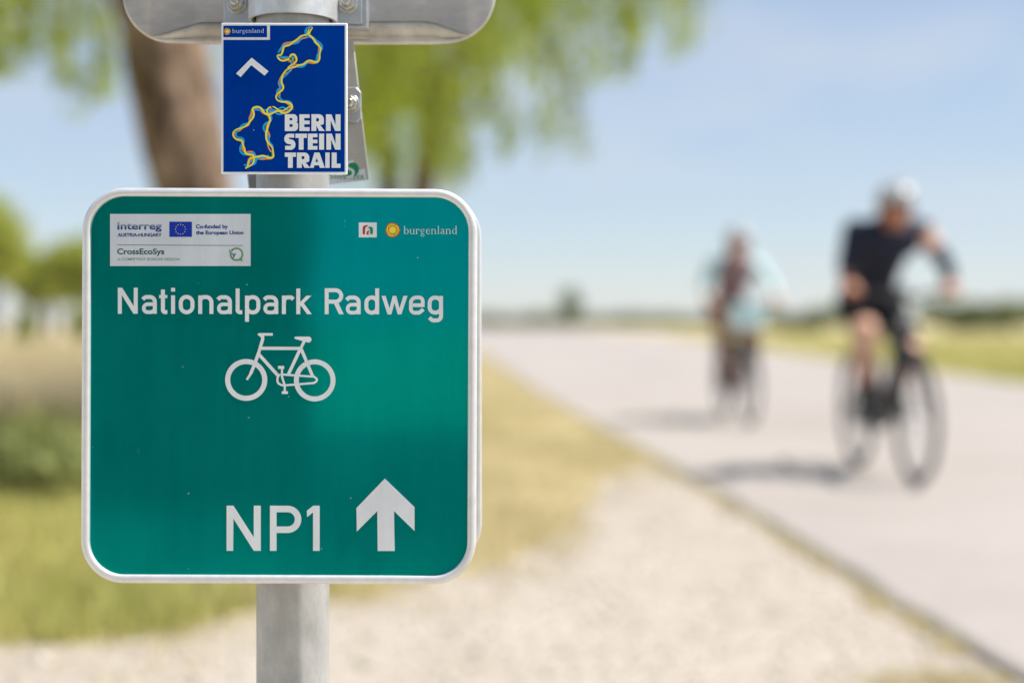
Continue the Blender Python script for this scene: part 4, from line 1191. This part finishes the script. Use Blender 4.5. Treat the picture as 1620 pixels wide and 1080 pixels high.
def rider(label, loc, yaw, C, helmet, skin, upright=0.0, hair=False):
    t = empty('person', loc, (0, 0, yaw)); tag(t, label, 'person')
    dz, df = .05 * upright, (-.10 * upright if upright else .06)
    if not upright: dz = .025
    pel = L(-.30, 0, 1.03); wai = L(-.20 + df * .4, 0, 1.17 + dz); che = L(-.05 + df, 0, 1.33 + dz); nek = L(.05 + df, 0, 1.44 + dz); hd = L(.13 + df, 0, 1.565 + dz) if upright else L(.20, 0, 1.525)
    caps = [(L(-.31, -.07, 1.02), .125, L(-.31, .07, 1.02), .125, C['short']), (pel, .140, wai, .140, C['top']), (wai, .140, che, .155, C['top']),
            (L(-.02 + df, -.09, 1.34 + dz), .115, L(-.02 + df, .09, 1.34 + dz), .115, C['top']), (che, .11, nek, .062, C['top']),
            (nek, .058, hd + Vector((0, .02, -.05)), .056, 'skin'), (hd, .086, hd + Vector((0, .03, .025)), .092, 'skin'),
            (hd + L(.045, 0, -.045), .055, hd + L(.065, 0, -.085), .032, 'skin'), (hd + L(.088, 0, -.005), .012, hd + L(.107, 0, -.03), .016, 'skin')]
    for s_ in (-1, 1):
        caps.append((hd + L(-.01, s_ * .088, .0), .016, hd + L(-.01, s_ * .09, -.03), .012, 'skin'))
        sh = L(.0 + df, s_ * .195, 1.385 + dz); el = L(.10 + df * .3, s_ * (.325 - .06 * upright if s_ > 0 or upright else .265), 1.20 + dz * .3); wr = L(.235, s_ * .30, 1.095); pa = L(.285, s_ * .285, 1.080)
        mid = sh.lerp(el, .45)
        if C.get('tan_left') and s_ > 0:  # left upper arm takes a paler tan than the jersey
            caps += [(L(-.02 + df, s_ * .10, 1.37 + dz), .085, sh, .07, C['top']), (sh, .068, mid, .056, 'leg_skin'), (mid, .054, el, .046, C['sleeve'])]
        else:
            caps += [(L(-.02 + df, s_ * .10, 1.37 + dz), .085, sh, .072 * C.get('puff', 1), C['sleeve']), (sh, .070 * C.get('puff', 1), el, .050 * C.get('puff', 1), C['sleeve'])]
        fore = el.lerp(wr, .55 if C.get('short_sleeve_right') and s_ < 0 else .97)
        caps += [(el, .047 * C.get('puff', 1), fore, .040 * C.get('puff', 1), C['sleeve']), (fore, .040, wr, .030, 'skin'), (wr, .029, pa, .036, 'skin'), (pa + L(.0, .028, 0), .020, pa + L(.0, -.028, 0), .020, 'skin')]
        for k in range(4):       # fingers closed round the grip
            o_ = s_ * (-.032 + .021 * k); q0 = pa + L(.022, o_, .002); q1 = pa + L(.045, o_, -.018); q2 = pa + L(.034, o_, -.044); q3 = pa + L(.008, o_, -.050 + .003 * abs(k - 1))
            caps += [(q0, .0105, q1, .0100, 'skin'), (q1, .0098, q2, .0092, 'skin'), (q2, .009, q3, .0085, 'skin')]
        caps += [(pa + L(-.012, -s_ * .036, -.005), .013, pa + L(.006, -s_ * .052, -.028), .0105, 'skin'), (pa + L(.006, -s_ * .052, -.028), .0105, pa + L(.03, -s_ * .05, -.045), .009, 'skin')]
        hip = L(-.29, s_ * .095, 1.0)
        if s_ < 0: kn, an, toe = L(.12, -.155, .83), L(.02, -.135, .39), L(.15, -.14, .335)
        else: kn, an, toe = L(.01, .155, .70), L(-.33, .13, .40), L(-.19, .135, .335)
        cut = hip.lerp(kn, C.get('short_len', .72)); calf = kn.lerp(an, .30); sock = kn.lerp(an, C.get('sock', .62))
        caps += [(hip, .115, cut, .088, C['short']), (cut, .080, kn, .070, C['knee']), (kn, .068, calf, .064, C['knee']), (calf, .064, sock, .048, C['knee']), (sock, .043, an, .036, C['sock_mat'])]
    mats = {'skin': skin}
    body_mesh('body', caps, mats, t)
    for s_ in (-1, 1):          # shoes
        an = L(.02, -.135, .37) if s_ < 0 else L(-.33, .13, .37)
        mb = MB(); mb.sphere(an + L(-.01, 0, -.005), (.040, .055, .052), 14, 8); mb.sphere(an + L(.085, 0, -.032), (.044, .10, .032), 14, 8)
        mb.box(an + L(.05, 0, -.058), (.075, .27, .014)); mb.build('shoe', M['sole'], t)
    # helmet: shell with raised ribs, cut above the brow
    hm = MB(); vs = []; fs = []; nu, nv = 40, 14; hc = hd + L(-.012, 0, .045)
    for j in range(nv + 1):
        th = R(98) * j / nv
        for i in range(nu):
            ph = 2 * math.pi * i / nu
            x, y, z = math.sin(th) * math.sin(ph), math.sin(th) * math.cos(ph), math.cos(th)
            rib = 1 + .045 * math.cos(7 * math.atan2(x * 2.2, .9)) * (z > .05) * min(1, (z - .05) * 4 + .2)
            vs.append(hc + L(.138 * y * rib, .108 * x * rib, .112 * z * rib - .02 * (y < 0) * (1 - z)))
    for j in range(nv):
        for i in range(nu):
            k = (i + 1) % nu; fs.append((j * nu + i, (j + 1) * nu + i, (j + 1) * nu + k, j * nu + k))
    hm.add(vs, fs); o = hm.build('helmet', M[helmet], t); mo = o.modifiers.new('t', 'SOLIDIFY'); mo.thickness = .012
    for k in (-2, -1, 0, 1, 2):      # dark vent slots
        v_ = MB(); v_.sphere(hc + L(.045, k * .036, .092 - .011 * k * k), (.008, .055, .014), 10, 6); v_.build('vent', M['black_cloth'], o)
    mb = MB(); mb.tube([hd + L(.0, .092, .03), hd + L(.02, .075, -.06), hd + L(.035, 0, -.112), hd + L(.02, -.075, -.06), hd + L(.0, -.092, .03)], .005, 6); mb.build('chin_strap', M['black_cloth'], o)
    if hair:
        mb = MB(); mb.sphere(hd + L(-.055, 0, -.02), (.082, .06, .10), 14, 10); mb.sphere(hd + L(-.10, 0, -.14), (.045, .04, .11), 12, 8)
        for s_ in (-1, 1): mb.sphere(hd + L(-.005, s_ * .078, -.02), (.02, .04, .075), 10, 8)
        mb.build('hair', M['hair'], t)
        for s_ in (-1, 1):
            mb = MB(); mb.sphere(hd + L(.080, s_ * .033, .008), (.013, .008, .007), 10, 6); mb.build('eye', M['lens'], t)
    else:
        mb = MB()
        for s_ in (-1, 1): mb.sphere(hd + L(.088, s_ * .036, .010), (.032, .012, .021), 14, 8); mb.tube([hd + L(.085, s_ * .062, .014), hd + L(-.01, s_ * .096, .012)], .004, 6)
        mb.build('glasses', M['lens'], t)
        mb = MB(); mb.sphere(hd + L(-.06, 0, -.01), (.07, .045, .075), 14, 10); mb.build('hair', M['hair'], t)
    mb = MB(); mb.sphere(hd + L(.088, 0, -.062), (.024, .008, .006), 12, 6); mb.build('mouth', M['red'], t)
    return t

def place(px, py, yaw):
    Z = F * CH / (py - HZ); X = (px - 810) * Z / F          # front wheel on the road
    fw_ = Vector((math.sin(yaw), -math.cos(yaw), 0))
    return Vector((X, Z, 0)) - fw_ * .54

y1 = R(3.0); p1 = place(1449, 766, y1)
bicycle('black bicycle ridden by the nearer cyclist in dark clothes', p1, y1, 'black_paint')
rider('nearer cyclist in navy top, black shorts and grey helmet leaning over the handlebar', p1, y1,
      dict(top='navy_cloth', sleeve='navy_cloth', short='black_cloth', short_len=.80, knee='leg_skin', sock_mat='black_cloth', tan_left=True, short_sleeve_right=True), 'helmet_grey', 'skin_tan')
y2 = R(3.5); p2 = place(1186, 672, y2)
bicycle('dark red bicycle ridden by the farther cyclist in pale aqua sleeves', p2, y2, 'red_paint')
bg_ = empty('handlebar_bag', p2, (0, 0, y2)); tag(bg_, 'pale aqua bag hanging from the farther bicycle handlebar', 'bag')
mb = MB(); mb.box(L(.435, 0, .93), (.30, .14, .21)); mb.build('pouch', M['aqua_cloth'], bg_, bevel=.03)
mb = MB(); mb.box(L(.435, 0, 1.042), (.31, .15, .02)); mb.build('flap', M['aqua_cloth'], bg_, bevel=.008)
for s_ in (-.08, .08):
    mb = MB(); mb.tube([L(.33, s_, 1.05), L(.37, s_, 1.06), L(.375, s_, 1.0)], .009, 6); mb.build('strap', M['black_cloth'], bg_)
rider('farther cyclist in plum top with pale aqua sleeves riding well behind the other', p2, y2,
      dict(top='plum_cloth', sleeve='aqua_cloth', short='brown_cloth', knee='brown_cloth', sock_mat='brown_cloth', puff=.92, short_len=.8), 'helmet_grey', 'skin_tan', .35, True)

# evergreens added unseen behind the camera to darken half of the sign's sheen
M['leaf_dark'] = leafmat('evergreen leaves', (.012, .022, .010), (.05, .075, .03), .1)
for x, lab in ((-1.62, 'added dark columnar evergreen unseen behind the camera, nearest to the gravel path'), (-2.45, 'middle dark columnar evergreen of the added unseen row behind the camera'), (-3.3, 'outermost dark columnar evergreen of the added unseen row behind the camera')):
    t = empty('added_evergreen', (x, -5.0, GZ)); tag(t, lab, 'bush', 'added columnar evergreens behind the camera')
    st = MB(); st.tube([(0, 0, -.05), (0, 0, 1.4), (.02, 0, 2.9)], [.06, .045, .015], 8); st.build('trunk', M['bark_dark'], t)
    n = 15000; zz = rng.random(n) * 3.2; rr = .56 * np.minimum(1, (3.3 - zz) / 1.1) ** .7 * np.sqrt(rng.uniform(.35, 1, n)); aa = rng.random(n) * 2 * np.pi
    c = link('foliage', leaf_mesh('foliage', np.stack([rr * np.cos(aa), rr * np.sin(aa), zz], 1), .11, .035, -.5), M['leaf_dark'], t); c['kind'] = 'stuff'

lv = []  # unseen tree added to shade the ground reflected in the green sign
for c, r, n in [((3.0, -5.2, 4.6), (2.9, 3.2, 1.6), 15000), ((4.4, -7.0, 6.2), (2.2, 2.2, 1.3), 6000), ((2.4, -8.6, 4.8), (2.2, 2.2, 1.3), 6000)]:
    blob(c, r, n, lv, .2)
tree('willow_tree', 'broad leafy tree added unseen behind the camera to shade the reflected grass', (4.0, -7.2, GZ),
     [(4.0, -7.2, GZ - .1), (4.0, -7.2, 1.5), (3.9, -7.2, 3.2), (3.8, -7.3, 5.4)], [.3, .24, .2, .06],
     [([(3.9, -7.2, 3.0), (2.8, -7.6, 4.2), (2.2, -8.4, 4.8)], [.12, .07, .03]), ([(3.9, -7.2, 3.1), (4.8, -7.4, 4.8), (5.0, -7.5, 6.2)], [.12, .07, .03])],
     lv, .14, .04, M['leaf'], M['bark'], (), .5)

# ------------------------------------------------------------------ summer haze over the whole plain
hz = MB(); hz.box((0, 1100, 6.0), (3300, 2700, 14.2)); haze = hz.build('haze', None, smooth=False)
m_ = bpy.data.materials.new('haze'); m_.use_nodes = True; nt_ = m_.node_tree; nt_.nodes.clear()
out = nt_.nodes.new('ShaderNodeOutputMaterial'); pv_ = nt_.nodes.new('ShaderNodeVolumePrincipled')
pv_.inputs['Color'].default_value = (.80, .87, .97, 1); pv_.inputs['Density'].default_value = .00015; pv_.inputs['Anisotropy'].default_value = .2
nt_.links.new(pv_.outputs[0], out.inputs['Volume'])
haze.data.materials.append(m_); tag(haze, 'pale summer haze lying over the plain', 'haze', kind='stuff')
